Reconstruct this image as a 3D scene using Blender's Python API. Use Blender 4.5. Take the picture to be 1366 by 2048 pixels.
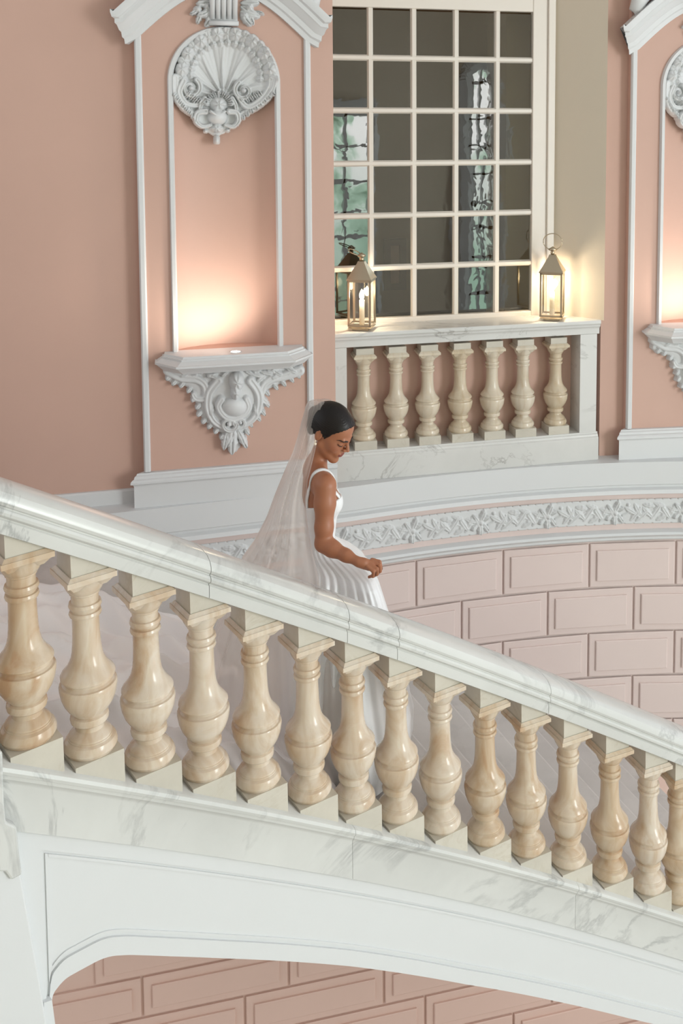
import bpy, math, random
import numpy as np
from mathutils import Vector, Matrix
random.seed(7); rng = np.random.default_rng(7)
for o in list(bpy.data.objects): bpy.data.objects.remove(o)
scene = bpy.context.scene
COL = scene.collection
E = 7.6                                   # eye height above the ground floor
# ------------------------------------------------------------------ camera
F = 2000.; TH = math.radians(4.5); CX = 870.; CY = 250 + F*math.tan(TH)
cam = bpy.data.objects.new('camera', bpy.data.cameras.new('camera')); COL.objects.link(cam)
cam.location = (0, 0, E); cam.rotation_euler = (math.pi/2 - TH, 0, 0)
cam.data.sensor_fit = 'VERTICAL'; cam.data.sensor_height = 36; cam.data.lens = F/2048*36
cam.data.shift_x = -(CX - 683)/2048; cam.data.shift_y = (CY - 1024)/2048
cam.data.clip_start = .05; cam.data.clip_end = 200
scene.camera = cam
# ------------------------------------------------------------------ light
W = bpy.data.worlds.new('world'); scene.world = W; W.use_nodes = True
W.node_tree.nodes['Background'].inputs[0].default_value = (.925, .962, 1.0, 1)
W.node_tree.nodes['Background'].inputs[1].default_value = 1.06
scene.view_settings.view_transform = 'Standard'; scene.view_settings.look = 'None'
scene.view_settings.gamma = 1; scene.view_settings.use_curve_mapping = False
scene.view_settings.exposure = 0.09
def area_light(name, loc, target, sx, sy, power, color):
    l = bpy.data.lights.new(name, 'AREA'); l.shape = 'RECTANGLE'; l.size = sx; l.size_y = sy; l.energy = power; l.color = color
    o = bpy.data.objects.new(name, l); COL.objects.link(o); o.location = loc
    o.rotation_euler = (Vector(target) - Vector(loc)).to_track_quat('-Z', 'Y').to_euler()
    return o
def spot(name, loc, target, power, color, angle=90, blend=1, radius=.03):
    l = bpy.data.lights.new(name, 'SPOT'); l.energy = power; l.color = color; l.spot_size = math.radians(angle); l.spot_blend = blend
    l.shadow_soft_size = radius
    o = bpy.data.objects.new(name, l); COL.objects.link(o); o.location = loc
    o.rotation_euler = (Vector(target) - Vector(loc)).to_track_quat('-Z', 'Y').to_euler()
    return o
area_light('window_daylight', (9.2, -.9, E - .6), (0, 5, E - 2.4), 3.2, 5, 560, (.97, .99, 1))  # added area light from the right, not a known window

# ------------------------------------------------------------------ pixel rays
def ray(px, py):
    u = (px - CX)/F; v = (py - CY)/F
    return np.array([u, math.cos(TH) - v*math.sin(TH), -math.sin(TH) - v*math.cos(TH)])
def at_depth(px, py, Y):
    d = ray(px, py); return np.array([d[0], d[1], d[2]])*(Y/d[1]) + np.array([0, 0, E])

# ------------------------------------------------------------------ materials
def new_mat(name):
    m = bpy.data.materials.new(name); m.use_nodes = True
    return m, m.node_tree.nodes, m.node_tree.links, m.node_tree.nodes['Principled BSDF']
def srgb(r, g, b):
    f = lambda c: (c/255/12.92) if c/255 <= .04045 else ((c/255 + .055)/1.055)**2.4
    return (f(r), f(g), f(b), 1)
def ramp(N, stops):
    r = N.new('ShaderNodeValToRGB'); e = r.color_ramp.elements
    while len(e) < len(stops): e.new(.5)
    for el, (p, c) in zip(e, stops): el.position = p; el.color = c
    return r
def noise_node(N, L, scale, detail=4, rough=.55, dist=0, vec=None):
    n = N.new('ShaderNodeTexNoise'); n.inputs['Scale'].default_value = scale; n.inputs['Detail'].default_value = detail
    n.inputs['Roughness'].default_value = rough; n.inputs['Distortion'].default_value = dist
    if vec is not None: L.new(vec, n.inputs['Vector'])
    return n
def coords(N, L, per_object=False):
    g = N.new('ShaderNodeNewGeometry') if not per_object else N.new('ShaderNodeTexCoord')
    out = g.outputs['Position'] if not per_object else g.outputs['Object']
    if per_object:
        oi = N.new('ShaderNodeObjectInfo'); m = N.new('ShaderNodeMath'); m.operation = 'MULTIPLY'; m.inputs[1].default_value = 37
        L.new(oi.outputs['Random'], m.inputs[0])
        a = N.new('ShaderNodeVectorMath'); a.operation = 'ADD'; L.new(out, a.inputs[0]); L.new(m.outputs[0], a.inputs[1]); out = a.outputs[0]
    return out
def add_bump(N, L, P, height, strength=.1, dist=.002):
    b = N.new('ShaderNodeBump'); b.inputs['Strength'].default_value = strength; b.inputs['Distance'].default_value = dist
    L.new(height, b.inputs['Height']); L.new(b.outputs[0], P.inputs['Normal'])
def paint(name, c, rough=.6, var=.06, scale=1.6):
    m, N, L, P = new_mat(name); v = coords(N, L)
    n = noise_node(N, L, scale, 5, .6, 0, v)
    lo = tuple(x*(1-var) for x in c[:3]) + (1,); hi = tuple(min(1, x*(1+var)) for x in c[:3]) + (1,)
    r = ramp(N, [(.3, lo), (.7, hi)]); L.new(n.outputs[0], r.inputs[0]); L.new(r.outputs[0], P.inputs['Base Color'])
    P.inputs['Roughness'].default_value = rough
    n2 = noise_node(N, L, 160, 3, .6, 0, v); add_bump(N, L, P, n2.outputs[0], .12, .001)
    return m
def marble(name, base, vein, rough=.22, scale=1.2, amount=.5, per=False, sharp=.03):
    m, N, L, P = new_mat(name); v = coords(N, L, per)
    n1 = noise_node(N, L, scale, 7, .62, 1.4, v)
    r1 = ramp(N, [(.5 - sharp, (0, 0, 0, 1)), (.5, (1, 1, 1, 1)), (.5 + sharp, (0, 0, 0, 1))]); L.new(n1.outputs[0], r1.inputs[0])
    n2 = noise_node(N, L, scale*2.2, 5, .6, .6, v); r2 = ramp(N, [(.42, (0, 0, 0, 1)), (.72, (1, 1, 1, 1))]); L.new(n2.outputs[0], r2.inputs[0])
    mu = N.new('ShaderNodeMath'); mu.operation = 'MULTIPLY'; L.new(r1.outputs[0], mu.inputs[0]); L.new(r2.outputs[0], mu.inputs[1])
    sc = N.new('ShaderNodeMath'); sc.operation = 'MULTIPLY'; sc.inputs[1].default_value = amount; L.new(mu.outputs[0], sc.inputs[0])
    n3 = noise_node(N, L, scale*1.4, 6, .6, .3, v)
    cl = ramp(N, [(.3, tuple(x*.86 for x in base[:3]) + (1,)), (.65, base)]); L.new(n3.outputs[0], cl.inputs[0])
    mx = N.new('ShaderNodeMixRGB'); mx.inputs[2].default_value = vein; L.new(sc.outputs[0], mx.inputs[0]); L.new(cl.outputs[0], mx.inputs[1])
    L.new(mx.outputs[0], P.inputs['Base Color']); P.inputs['Roughness'].default_value = rough
    return m
def onyx(name, sats):
    m, N, L, P = new_mat(name); v = coords(N, L, True)
    mp = N.new('ShaderNodeMapping'); mp.inputs['Scale'].default_value = (6, 6, 2.4); L.new(v, mp.inputs[0])
    n1 = noise_node(N, L, 1.0, 5, .55, 1.6, mp.outputs[0])
    r1 = ramp(N, sats); L.new(n1.outputs[0], r1.inputs[0])
    w = N.new('ShaderNodeTexWave'); w.bands_direction = 'X'; w.inputs['Scale'].default_value = .8; w.inputs['Distortion'].default_value = 9; w.inputs['Detail'].default_value = 3
    w.inputs['Detail Scale'].default_value = .7; L.new(mp.outputs[0], w.inputs['Vector'])
    r2 = ramp(N, [(0, (.84, .75, .64, 1)), (.2, (1, 1, 1, 1)), (1, (1, 1, 1, 1))]); L.new(w.outputs[0], r2.inputs[0])
    mx = N.new('ShaderNodeMixRGB'); mx.blend_type = 'MULTIPLY'; mx.inputs[0].default_value = .3; L.new(r1.outputs[0], mx.inputs[1]); L.new(r2.outputs[0], mx.inputs[2])
    oi = N.new('ShaderNodeObjectInfo'); hr = ramp(N, [(0, (.93, .88, .80, 1)), (.5, (1, .98, .95, 1)), (1, (1, 1, 1, 1))]); L.new(oi.outputs['Random'], hr.inputs[0])
    m2 = N.new('ShaderNodeMixRGB'); m2.blend_type = 'MULTIPLY'; m2.inputs[0].default_value = 1; L.new(mx.outputs[0], m2.inputs[1]); L.new(hr.outputs[0], m2.inputs[2])
    L.new(m2.outputs[0], P.inputs['Base Color']); P.inputs['Roughness'].default_value = .2
    P.inputs['Subsurface Weight'].default_value = .15; P.inputs['Subsurface Radius'].default_value = (.02, .014, .008); P.inputs['Subsurface Scale'].default_value = 1
    return m
def plain(name, c, rough=.5, metal=0, **k):
    m, N, L, P = new_mat(name); P.inputs['Base Color'].default_value = c; P.inputs['Roughness'].default_value = rough; P.inputs['Metallic'].default_value = metal
    for a, b in k.items(): P.inputs[a.replace('_', ' ')].default_value = b
    v = coords(N, L); n = noise_node(N, L, 60, 3, .5, 0, v)
    add_bump(N, L, P, n.outputs[0], .08, .001)
    return m
def emit(name, c, s):
    m, N, L, P = new_mat(name); P.inputs['Base Color'].default_value = (0, 0, 0, 1); P.inputs['Emission Color'].default_value = c; P.inputs['Emission Strength'].default_value = s
    return m
M = {}
M['pink'] = paint('pink_paint', srgb(206, 170, 155), .62, .03, 1.1)
M['pink_low'] = paint('pale_pink_paint', srgb(223, 205, 200), .6, .025, 1.2)
M['pink_arch'] = paint('pink_paint_lower_wall', srgb(219, 188, 176), .6, .025, 1.2)
M['plaster'] = paint('white_plaster', srgb(218, 219, 220), .5, .015, 1.0)
M['cream'] = paint('cream_plaster', srgb(214, 202, 184), .6, .02, 1.0)
M['wood'] = paint('white_joinery_paint', srgb(228, 220, 210), .35, .01, 2.0)
M['marble'] = marble('white_marble', srgb(216, 216, 213), srgb(118, 119, 121), .2, 1.1, .75)
M['marble2'] = marble('white_marble_parapet', srgb(218, 217, 214), srgb(110, 104, 98), .3, .9, .75, False, .012)
M['tread'] = marble('grey_stone', srgb(212, 207, 204), srgb(170, 166, 164), .35, 1.5, .4)
M['onyx'] = onyx('honey_onyx', [(.3, srgb(196, 166, 138)), (.42, srgb(208, 188, 166)), (.55, srgb(220, 207, 192)), (.75, srgb(209, 190, 170))])
M['onyx2'] = onyx('pale_onyx', [(.3, srgb(200, 184, 162)), (.5, srgb(216, 205, 188)), (.75, srgb(210, 194, 172))])
M['plinth'] = marble('pale_plinth_marble', srgb(208, 201, 188), srgb(178, 164, 142), .3, 3, .5, True)
M['brass'] = plain('aged_nickel', srgb(196, 182, 158), .28, 1)
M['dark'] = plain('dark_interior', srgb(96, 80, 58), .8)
M['skin'] = None

# ------------------------------------------------------------------ objects
WPOS = {}
def base_of(parent): return WPOS.get(parent.name, Vector((0, 0, 0))) if parent else Vector((0, 0, 0))
def link(o, parent=None, world=(0, 0, 0)):
    COL.objects.link(o); WPOS[o.name] = Vector(world)
    if parent: o.parent = parent
    o.location = Vector(world) - base_of(parent)
    return o
def props(o, label=None, cat=None, group=None, kind=None):
    if label: o['label'] = label
    if cat: o['category'] = cat
    if group: o['group'] = group
    if kind: o['kind'] = kind
    return o
def empty(name, loc, label, cat, group=None, kind=None):
    o = bpy.data.objects.new(name, None); link(o, None, loc); o.empty_display_size = .1
    return props(o, label, cat, group, kind)
def raw_mesh(name, verts, faces, mat, smooth=False):
    me = bpy.data.meshes.new(name)
    me.from_pydata([tuple(map(float, v)) for v in verts], [], [tuple(map(int, f)) for f in faces]); me.validate(); me.update()
    if mat: me.materials.append(mat)
    if smooth: me.polygons.foreach_set('use_smooth', [True]*len(me.polygons))
    return me
def fix_normals(me):
    import bmesh
    bm = bmesh.new(); bm.from_mesh(me); bmesh.ops.recalc_face_normals(bm, faces=bm.faces); bm.to_mesh(me); bm.free()
def wmesh(name, verts, faces, mat, parent=None, smooth=False, kind=None, recalc=True):
    """mesh from world coordinates, origin put at its own base"""
    V = np.array(verts, float); c = (V.min(0) + V.max(0))/2; c[2] = V[:, 2].min()
    me = raw_mesh(name, V - c, faces, mat, smooth)
    if recalc: fix_normals(me)
    o = bpy.data.objects.new(name, me); link(o, parent, c)
    if kind: o['kind'] = kind
    return o
class Geo:
    def __init__(s): s.v = []; s.f = []
    def add(s, v, f):
        b = len(s.v); s.v += [tuple(x) for x in v]; s.f += [tuple(i + b for i in q) for q in f]; return s
    def box(s, a, b):
        x0, y0, z0 = a; x1, y1, z1 = b
        return s.add([(x0,y0,z0),(x1,y0,z0),(x1,y1,z0),(x0,y1,z0),(x0,y0,z1),(x1,y0,z1),(x1,y1,z1),(x0,y1,z1)],
                     [(0,3,2,1),(4,5,6,7),(0,1,5,4),(1,2,6,5),(2,3,7,6),(3,0,4,7)])
    def frustum(s, cx, cy, z0, z1, a, b):
        return s.add([(cx-a,cy-a,z0),(cx+a,cy-a,z0),(cx+a,cy+a,z0),(cx-a,cy+a,z0),(cx-b,cy-b,z1),(cx+b,cy-b,z1),(cx+b,cy+b,z1),(cx-b,cy+b,z1)],
                     [(0,3,2,1),(4,5,6,7),(0,1,5,4),(1,2,6,5),(2,3,7,6),(3,0,4,7)])
    def lathe(s, prof, n=32, cx=0, cy=0):
        v = []; f = []
        for r, z in prof:
            for k in range(n):
                a = 2*math.pi*k/n; v.append((cx + r*math.cos(a), cy + r*math.sin(a), z))
        for i in range(len(prof)-1):
            for k in range(n):
                f.append((i*n+k, i*n+(k+1) % n, (i+1)*n+(k+1) % n, (i+1)*n+k))
        f.append(tuple(range(n))[::-1]); f.append(tuple((len(prof)-1)*n + k for k in range(n)))
        return s.add(v, f)
    def tube(s, pts, r, n=8, closed=False):
        pts = [Vector(p) for p in pts]; m = len(pts); v = []; f = []
        rr = r if hasattr(r, '__len__') else [r]*m
        up = Vector((0, 0, 1))
        for i, p in enumerate(pts):
            a = pts[(i-1) % m] if (closed or i > 0) else p; b = pts[(i+1) % m] if (closed or i < m-1) else p
            t = (b - a).normalized(); u = t.cross(up)
            if u.length < 1e-3: u = t.cross(Vector((1, 0, 0)))
            u.normalize(); w = t.cross(u).normalized()
            for k in range(n):
                an = 2*math.pi*k/n; v.append(p + (u*math.cos(an) + w*math.sin(an))*rr[i])
        for i in range(m if closed else m-1):
            for k in range(n):
                j = (i+1) % m; f.append((i*n+k, i*n+(k+1) % n, j*n+(k+1) % n, j*n+k))
        if not closed: f.append(tuple(range(n))[::-1]); f.append(tuple((m-1)*n + k for k in range(n)))
        return s.add(v, f)
    def prism(s, poly, axis_fn, t0, t1):
        """poly: 2D list; axis_fn(p, t) -> 3D"""
        n = len(poly); v = [axis_fn(p, t0) for p in poly] + [axis_fn(p, t1) for p in poly]
        f = [(i, (i+1) % n, n+(i+1) % n, n+i) for i in range(n)] + [tuple(range(n))[::-1], tuple(range(n, 2*n))]
        return s.add(v, f)
    def build(s, name, mat, parent=None, smooth=False, kind=None): return wmesh(name, s.v, s.f, mat, parent, smooth, kind)
def autosmooth(o, ang=35):
    me = o.data; me.polygons.foreach_set('use_smooth', [True]*len(me.polygons)); me.set_sharp_from_angle(angle=math.radians(ang))
    return o
def bevel(o, w, seg=2):
    b = o.modifiers.new('bevel', 'BEVEL'); b.width = w; b.segments = seg; b.limit_method = 'ANGLE'; b.angle_limit = math.radians(40); return o

class Facet:
    """vertical wall plane  Y = Z0 + m X ; local s along it, n towards the camera"""
    def __init__(f, m, Z0, O=None):
        L = math.hypot(1, m); f.e = np.array([1/L, m/L, 0]); f.nn = np.array([m/L, -1/L, 0]); f.m = m; f.Z0 = Z0
        f.O = np.array([0, Z0, E]); f.rot = math.atan(m)
    def P(f, s, n, z): return f.O + s*f.e + n*f.nn + np.array([0, 0, z])
    def hit(f, px, py, n=0):
        d = ray(px, py); o = f.O + n*f.nn - np.array([0, 0, E]); t = np.dot(o, f.nn)/np.dot(d, f.nn); p = d*t
        return float(np.dot(p - f.O + np.array([0, 0, E]), f.e)), float(p[2])
    def box(f, g, s0, s1, n0, n1, z0, z1):
        return g.add([f.P(s, n, z) for z in (z0, z1) for s, n in ((s0, n0), (s1, n0), (s1, n1), (s0, n1))],
                     [(0,3,2,1),(4,5,6,7),(0,1,5,4),(1,2,6,5),(2,3,7,6),(3,0,4,7)])
    def sweep(f, g, prof, s0, s1, c0=0, c1=0):
        """horizontal moulding, prof = closed polygon of (n, z); c0/c1: mitre slope at each end"""
        k = len(prof); v = [f.P(s0 - c0*n, n, z) for n, z in prof] + [f.P(s1 + c1*n, n, z) for n, z in prof]
        fc = [(i, (i+1) % k, k+(i+1) % k, k+i) for i in range(k)] + [tuple(range(k))[::-1], tuple(range(k, 2*k))]
        return g.add(v, fc)
    def frame(f, g, pts, w, n0, n1, z=None, closed=False):
        """flat band of width w following pts (s,z)"""
        P = np.array(pts, float); m = len(P); L = []; R = []
        for i in range(m):
            a = P[(i-1) % m] if (closed or i) else P[i]; b = P[(i+1) % m] if (closed or i < m-1) else P[i]
            t = b - a; t /= np.linalg.norm(t) + 1e-9; q = np.array([-t[1], t[0]])*w/2
            L.append(P[i] + q); R.append(P[i] - q)
        v = []
        for i in range(m):
            mid = (L[i] + R[i])/2; h = (R[i] - L[i])
            for fr, n in ((0, n0), (0, n0 + (n1-n0)*.6), (.22, n1), (.78, n1), (1, n0 + (n1-n0)*.6), (1, n0)):
                q = L[i] + h*fr; v.append(f.P(q[0], n, q[1]))
        fc = []
        for i in range(m if closed else m-1):
            for k in range(6):
                j = (i+1) % m; fc.append((i*6+k, i*6+(k+1) % 6, j*6+(k+1) % 6, j*6+k))
        if not closed: fc += [tuple(range(6))[::-1], tuple((m-1)*6 + k for k in range(6))]
        return g.add(v, fc)
# ------------------------------------------------------------------ the rotunda: radius, facets
CC = np.array([1.95, .62]); RW = 6.5
PH0 = math.radians(23)
def cylP(phi, r, z):
    if phi <= PH0: return np.array([CC[0] - r*math.sin(phi), CC[1] + r*math.cos(phi), E + z])
    L = math.hypot(1, .316); x = CC[0] - r*math.sin(PH0); y = CC[1] + r*math.cos(PH0); d = (phi - PH0)*RW   # runs on straight
    return np.array([x - d/L, y - d*.316/L, E + z])
def cyl_band(g, prof, p0, p1, n=60):
    """prof closed polygon of (r, z) swept round the rotunda"""
    k = len(prof); v = []; f = []
    for i in range(n+1):
        ph = p0 + (p1-p0)*i/n; v += [cylP(ph, r, z) for r, z in prof]
    for i in range(n):
        for j in range(k): f.append((i*k+j, i*k+(j+1) % k, (i+1)*k+(j+1) % k, (i+1)*k+j))
    f += [tuple(range(k))[::-1], tuple(n*k + j for j in range(k))]
    return g.add(v, f)
def phi_of(px, py, r=RW):
    d = ray(px, py); a = d[0]**2 + d[1]**2; b = -2*(d[0]*CC[0] + d[1]*CC[1]); c = CC @ CC - r*r
    t = (-b + math.sqrt(b*b - 4*a*c))/2/a; p = d*t
    return math.atan2(CC[0] - p[0], p[1] - CC[1]), p[2]
G = Facet(.256, 6.784)                    # bay with window and parapet
P = Facet(.256, 6.70)                     # pilaster left of the bay
LW = Facet(.256, 6.78)                    # wall at the far left
def facet_thru(a, b, h):
    q = []
    for px, py in (a, b):
        d = ray(px, py); q.append(d*(h/d[2]))
    m = (q[1][1]-q[0][1])/(q[1][0]-q[0][0]); return Facet(m, q[0][1] - m*q[0][0])
R = facet_thru((1243, 851), (1366, 846), -2.20)
print('R facet', R.m, R.Z0)
P0, P1 = math.radians(52), math.radians(-30)
# structure: upper wall body behind everything
g = Geo(); cyl_band(g, [(RW, -3.0), (RW, -6.4), (RW+.25, -6.4), (RW+.25, -3.0)], P0, P1)
wall = g.build('wall_curved', M['pink_low'], kind='structure')
g = Geo(); cyl_band(g, [(6.47, -2.66), (6.47, -2.94), (6.7, -2.94), (6.7, -2.66)], P0, P1)
fr = g.build('trim_1', M['pink_low'], kind='structure')
g = Geo(); cyl_band(g, [(6.43, -2.42), (6.43, -2.585), (6.445, -2.595), (6.445, -2.61), (6.41, -2.62), (6.40, -2.645), (6.45, -2.665), (6.6, -2.665), (7.4, -2.66), (7.4, -2.42)], P0, P1, 80)
ledge = g.build('trim_2', M['plaster'], kind='structure')
g = Geo(); cyl_band(g, [(6.46, -2.93), (6.42, -2.94), (6.41, -2.955), (6.43, -2.97), (6.45, -2.985), (6.45, -3.0), (6.47, -3.015), (6.6, -3.015), (6.6, -2.93)], P0, P1, 80)
g.build('trim_3', M['plaster'], kind='structure')
for n_, l_ in (('trim_1', 'pink band behind the carved leaf frieze'), ('trim_2', 'white curved ledge and moulding under the parapet'), ('trim_3', 'white moulding under the leaf frieze')):
    bpy.data.objects[n_]['label'] = l_
for o in (wall, fr, ledge, bpy.data.objects['trim_3']): autosmooth(o, 25)
# rusticated blocks
def block_mesh(w, h, name, mat, d1=.016, d2=.030, mg=.048, gap=.008):
    """local: x along, y into wall, z up ; origin at lower left"""
    g = Geo(); a = gap; e = .006
    def ring(x0, z0, x1, z1, y): return [(x0, y, z0), (x1, y, z0), (x1, y, z1), (x0, y, z1)]
    lv = [ring(a, a, w-a, h-a, .0), ring(a, a, w-a, h-a, -d1+e*.6), ring(a+e, a+e, w-a-e, h-a-e, -d1),
          ring(a+mg, a+mg, w-a-mg, h-a-mg, -d1), ring(a+mg, a+mg, w-a-mg, h-a-mg, -d2+e*.6), ring(a+mg+e, a+mg+e, w-a-mg-e, h-a-mg-e, -d2)]
    v = sum(lv, []); f = []
    for i in range(len(lv)-1):
        for k in range(4): f.append((i*4+k, i*4+(k+1) % 4, (i+1)*4+(k+1) % 4, (i+1)*4+k))
    f.append(tuple(20+k for k in range(4)))
    me = raw_mesh(name, v, f, mat); fix_normals(me); return me
phj = {}
joints = [[(834.7, 1180), (1005, 1140), (1181, 1110)], [(921, 1230), (1094, 1210), (1273, 1200)]]
pj = [[phi_of(*q)[0] for q in row] for row in joints]
dphi = (pj[0][0] - pj[0][2])/2; off = [pj[0][1], pj[1][1]]
zt = [-3.03]
z1 = phi_of(1181, 1171)[1]; z2 = phi_of(1094, 1271)[1]; ch = ((-3.03 - z2)/2)
print('course', ch, z1, z2, 'dphi', math.degrees(dphi), [[round(math.degrees(a), 2) for a in r] for r in pj])
bw = 2*RW*math.sin(dphi/2)
bme = block_mesh(bw, ch, 'block', M['pink_low'])
for row in range(7):
    for k in range(-5, 6):
        ph = off[row % 2] - k*dphi           # left end of block (phi decreases to the right)
        if ph > math.radians(44) or ph < math.radians(-12): continue
        p = cylP(ph, RW - .001, -3.03 - (row+1)*ch); q = cylP(ph - dphi, RW - .001, 0)
        o = bpy.data.objects.new('block', bme); link(o, wall, p); o.rotation_euler = (0, 0, math.atan2(q[1]-p[1], q[0]-p[0]))
# lower wall seen through the arch
LO = Facet(.256, 6.6); SC = 6.6/5.34
g = Geo(); LO.box(g, -4.2, 3.2, -.2, 0, -7.6, -4.75); lw = g.build('wall_lower', M['pink_arch'], kind='structure')
s_a = LO.hit(284, 1960)[0]; s_b = LO.hit(577, 1960)[0]; s_c = LO.hit(488, 1930)[0]; w2 = s_b - s_a
zA = LO.hit(105, 1992.6)[1]*.5 + LO.hit(279, 1943.9)[1]*.5; zB = LO.hit(384, 2015.6)[1]; zD = LO.hit(1082, 2010)[1]
h2 = (zA - zD)/3; print('lower', zA, zB, zD, 'h', h2, 'w', w2)
bme2 = block_mesh(w2, h2, 'block', M['pink_arch'], .018, .034, .055, .009)
for row in range(-1, 5):
    so = s_a if row % 2 == 0 else s_c
    for k in range(-4, 5):
        s = so + k*w2
        if s < -3.2 or s > 2.3: continue
        p = LO.P(s, .001, zA - (row+1)*h2); o = bpy.data.objects.new('block', bme2); link(o, lw, p); o.rotation_euler = (0, 0, LO.rot)

# ------------------------------------------------------------------ upper walls
def s_at(f, px, py, n=0): return f.hit(px, py, n)[0]
sP0 = s_at(P, 278, 500); sP1 = s_at(P, 624, 500); sPe = s_at(P, 668, 400)
nl = (s_at(P, 347, 500)); nr = (s_at(P, 559, 500)); nc = (nl+nr)/2; nrad = (nr-nl)/2
z_ntop = P.hit(450, 58)[1]; z_spring = z_ntop - nrad; z_nbot = -1.44
print('niche', nl, nr, z_ntop, z_spring)
g = Geo(); LW.box(g, -5.0, sP0+.03, -.25, 0, -2.42, 3.2); g.build('wall_left', M['pink'], kind='structure')
def niche_panel(f, s0, s1, zb, zt, nl, nr, zs, znb, depth, name, mat, thick):
    """flat panel with an arched niche sunk in it (part of a concave shell)"""
    g = Geo(); nc = (nl+nr)/2; r = (nr-nl)/2; K = 24
    def Pf(s, z, n=0): return f.P(s, n, z)
    # flat surround
    for a, b, c, d in ((s0, nl, zb, zt), (nr, s1, zb, zt), (nl, nr, zb, znb), (nl, nr, zs + r, zt)):
        g.add([Pf(a, c), Pf(b, c), Pf(b, d), Pf(a, d)], [(0, 1, 2, 3)])
    for sg in (-1, 1):
        arc = [(nc + sg*r*math.cos(t), zs + r*math.sin(t)) for t in np.linspace(0, math.pi/2, K)]
        v = [Pf(*q) for q in arc] + [Pf(nc + sg*r, zs + r)]; g.add(v, [(i, i+1, K) for i in range(K-1)])
    # concave surface
    v = []; fc = []; NU = 28; zs_list = list(np.linspace(znb, zs, 12)) + [zs + r*math.sin(t) for t in np.linspace(.06, math.pi/2 - .002, 20)]
    for z in zs_list:
        hw = r if z <= zs else math.sqrt(max(1e-8, r*r - (z-zs)**2))
        for k in range(NU+1):
            x = -math.cos(math.pi*k/NU)*hw
            q = (x/r)**2 + (max(0, z-zs)/r)**2
            v.append(Pf(nc + x, z, -depth*math.sqrt(max(0, 1-q))))
    for i in range(len(zs_list)-1):
        for k in range(NU): fc.append((i*(NU+1)+k, i*(NU+1)+k+1, (i+1)*(NU+1)+k+1, (i+1)*(NU+1)+k))
    g.add(v, fc)
    # niche floor and outer sides
    fl = [v[k] for k in range(NU+1)]; g.add(fl, [tuple(range(NU+1))])
    for a in (s0, s1): g.add([Pf(a, zb), Pf(a, zt), Pf(a, zt, -thick), Pf(a, zb, -thick)], [(0, 1, 2, 3)])
    return wmesh(name, g.v, g.f, mat, None, False, 'structure', recalc=False)
sPm = sPe
o = niche_panel(P, sP0, sPm, -2.42, 3.2, nl, nr, z_spring, z_nbot, .17, 'wall_left_pilaster', M['pink'], .35); autosmooth(o, 30)
# right wall with its own niche
r0 = s_at(R, 1210, 600); rw0 = s_at(R, 1250, 500); rn0 = s_at(R, 1319, 500, .06); 
R2 = Facet(R.m, R.Z0 - .06*math.hypot(1, R.m))
rp0 = s_at(R2, 1256, 500); rnl = s_at(R2, 1320, 500); rnr = rnl + 2*nrad; rend = rnr + (nl - sP0)
g = Geo()
jr = G.P(s_at(G, 1208, 640), 0, 0)
sR0 = float(np.dot(jr - R.O, R.e))
R.box(g, sR0, rp0 + .03, -.25, 0, -2.42, 3.2); R.box(g, rend - .03, rend + 1.2, -.25, 0, -2.42, 3.2); g.build('wall_right', M['pink'], kind='structure')
o = niche_panel(R2, rp0, rend, -2.42, 3.2, rnl, rnr, z_spring, z_nbot, .17, 'wall_right_pilaster', M['pink'], .07); autosmooth(o, 30)
# mouldings on pilasters
tw = .042
def pil_trim(f, s0, s1, nl, nr, idx, sfar):
    g = Geo(); zt = .62
    f.frame(g, [(s0+tw/2, -2.2), (s0+tw/2, zt)], tw, 0, .03)
    if sfar: f.frame(g, [(s1-tw/2, -2.2), (s1-tw/2, zt)], tw, 0, .03)
    g.build('trim_%d' % idx, M['plaster'], kind='structure')['label'] = 'thin white upright moulding strips edging the pink pilaster panel'
    g = Geo(); c = (nl+nr)/2; r = (nr-nl)/2
    pts = [(nl, z_nbot)] + [(nl, z) for z in np.linspace(z_nbot + .3, z_spring, 4)] + [(c - r*math.cos(t), z_spring + r*math.sin(t)) for t in np.linspace(0.05, math.pi-.05, 40)] + [(nr, z) for z in np.linspace(z_spring, z_nbot + .3, 4)] + [(nr, z_nbot)]
    f.frame(g, pts, .036, -.03, .028)
    g.build('trim_%d' % (idx+1), M['plaster'], kind='structure')['label'] = 'white arched moulding framing the niche'
    autosmooth(bpy.data.objects['trim_%d' % (idx+1)], 30)
pil_trim(P, sP0, sP1, nl, nr, 4, True); pil_trim(R2, rp0, rend, rnl, rnr, 6, True)
# white dado under pilasters
def dado(f, s0, s1, idx, mitre=1):
    g = Geo()
    f.sweep(g, [(0, -2.205), (.03, -2.205), (.035, -2.215), (.045, -2.22), (.05, -2.235), (.062, -2.24), (.07, -2.25), (.07, -2.262), (.055, -2.27), (.05, -2.28), (.05, -2.42), (-.06, -2.42), (-.06, -2.205)], s0, s1, mitre, 0)
    o = g.build('baseboard_%s' % idx, M['plaster'], kind='structure'); return o
dado(P, sP0 - .012, sPm, 'left'); dado(R2, rp0 - .012, rend, 'right')
g = Geo(); LW.sweep(g, [(0, -2.33), (.02, -2.33), (.03, -2.34), (.03, -2.43), (-.05, -2.43), (-.05, -2.33)], -5.0, sP0)
g.build('baseboard_left_wall', M['plaster'], kind='structure')
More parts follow.
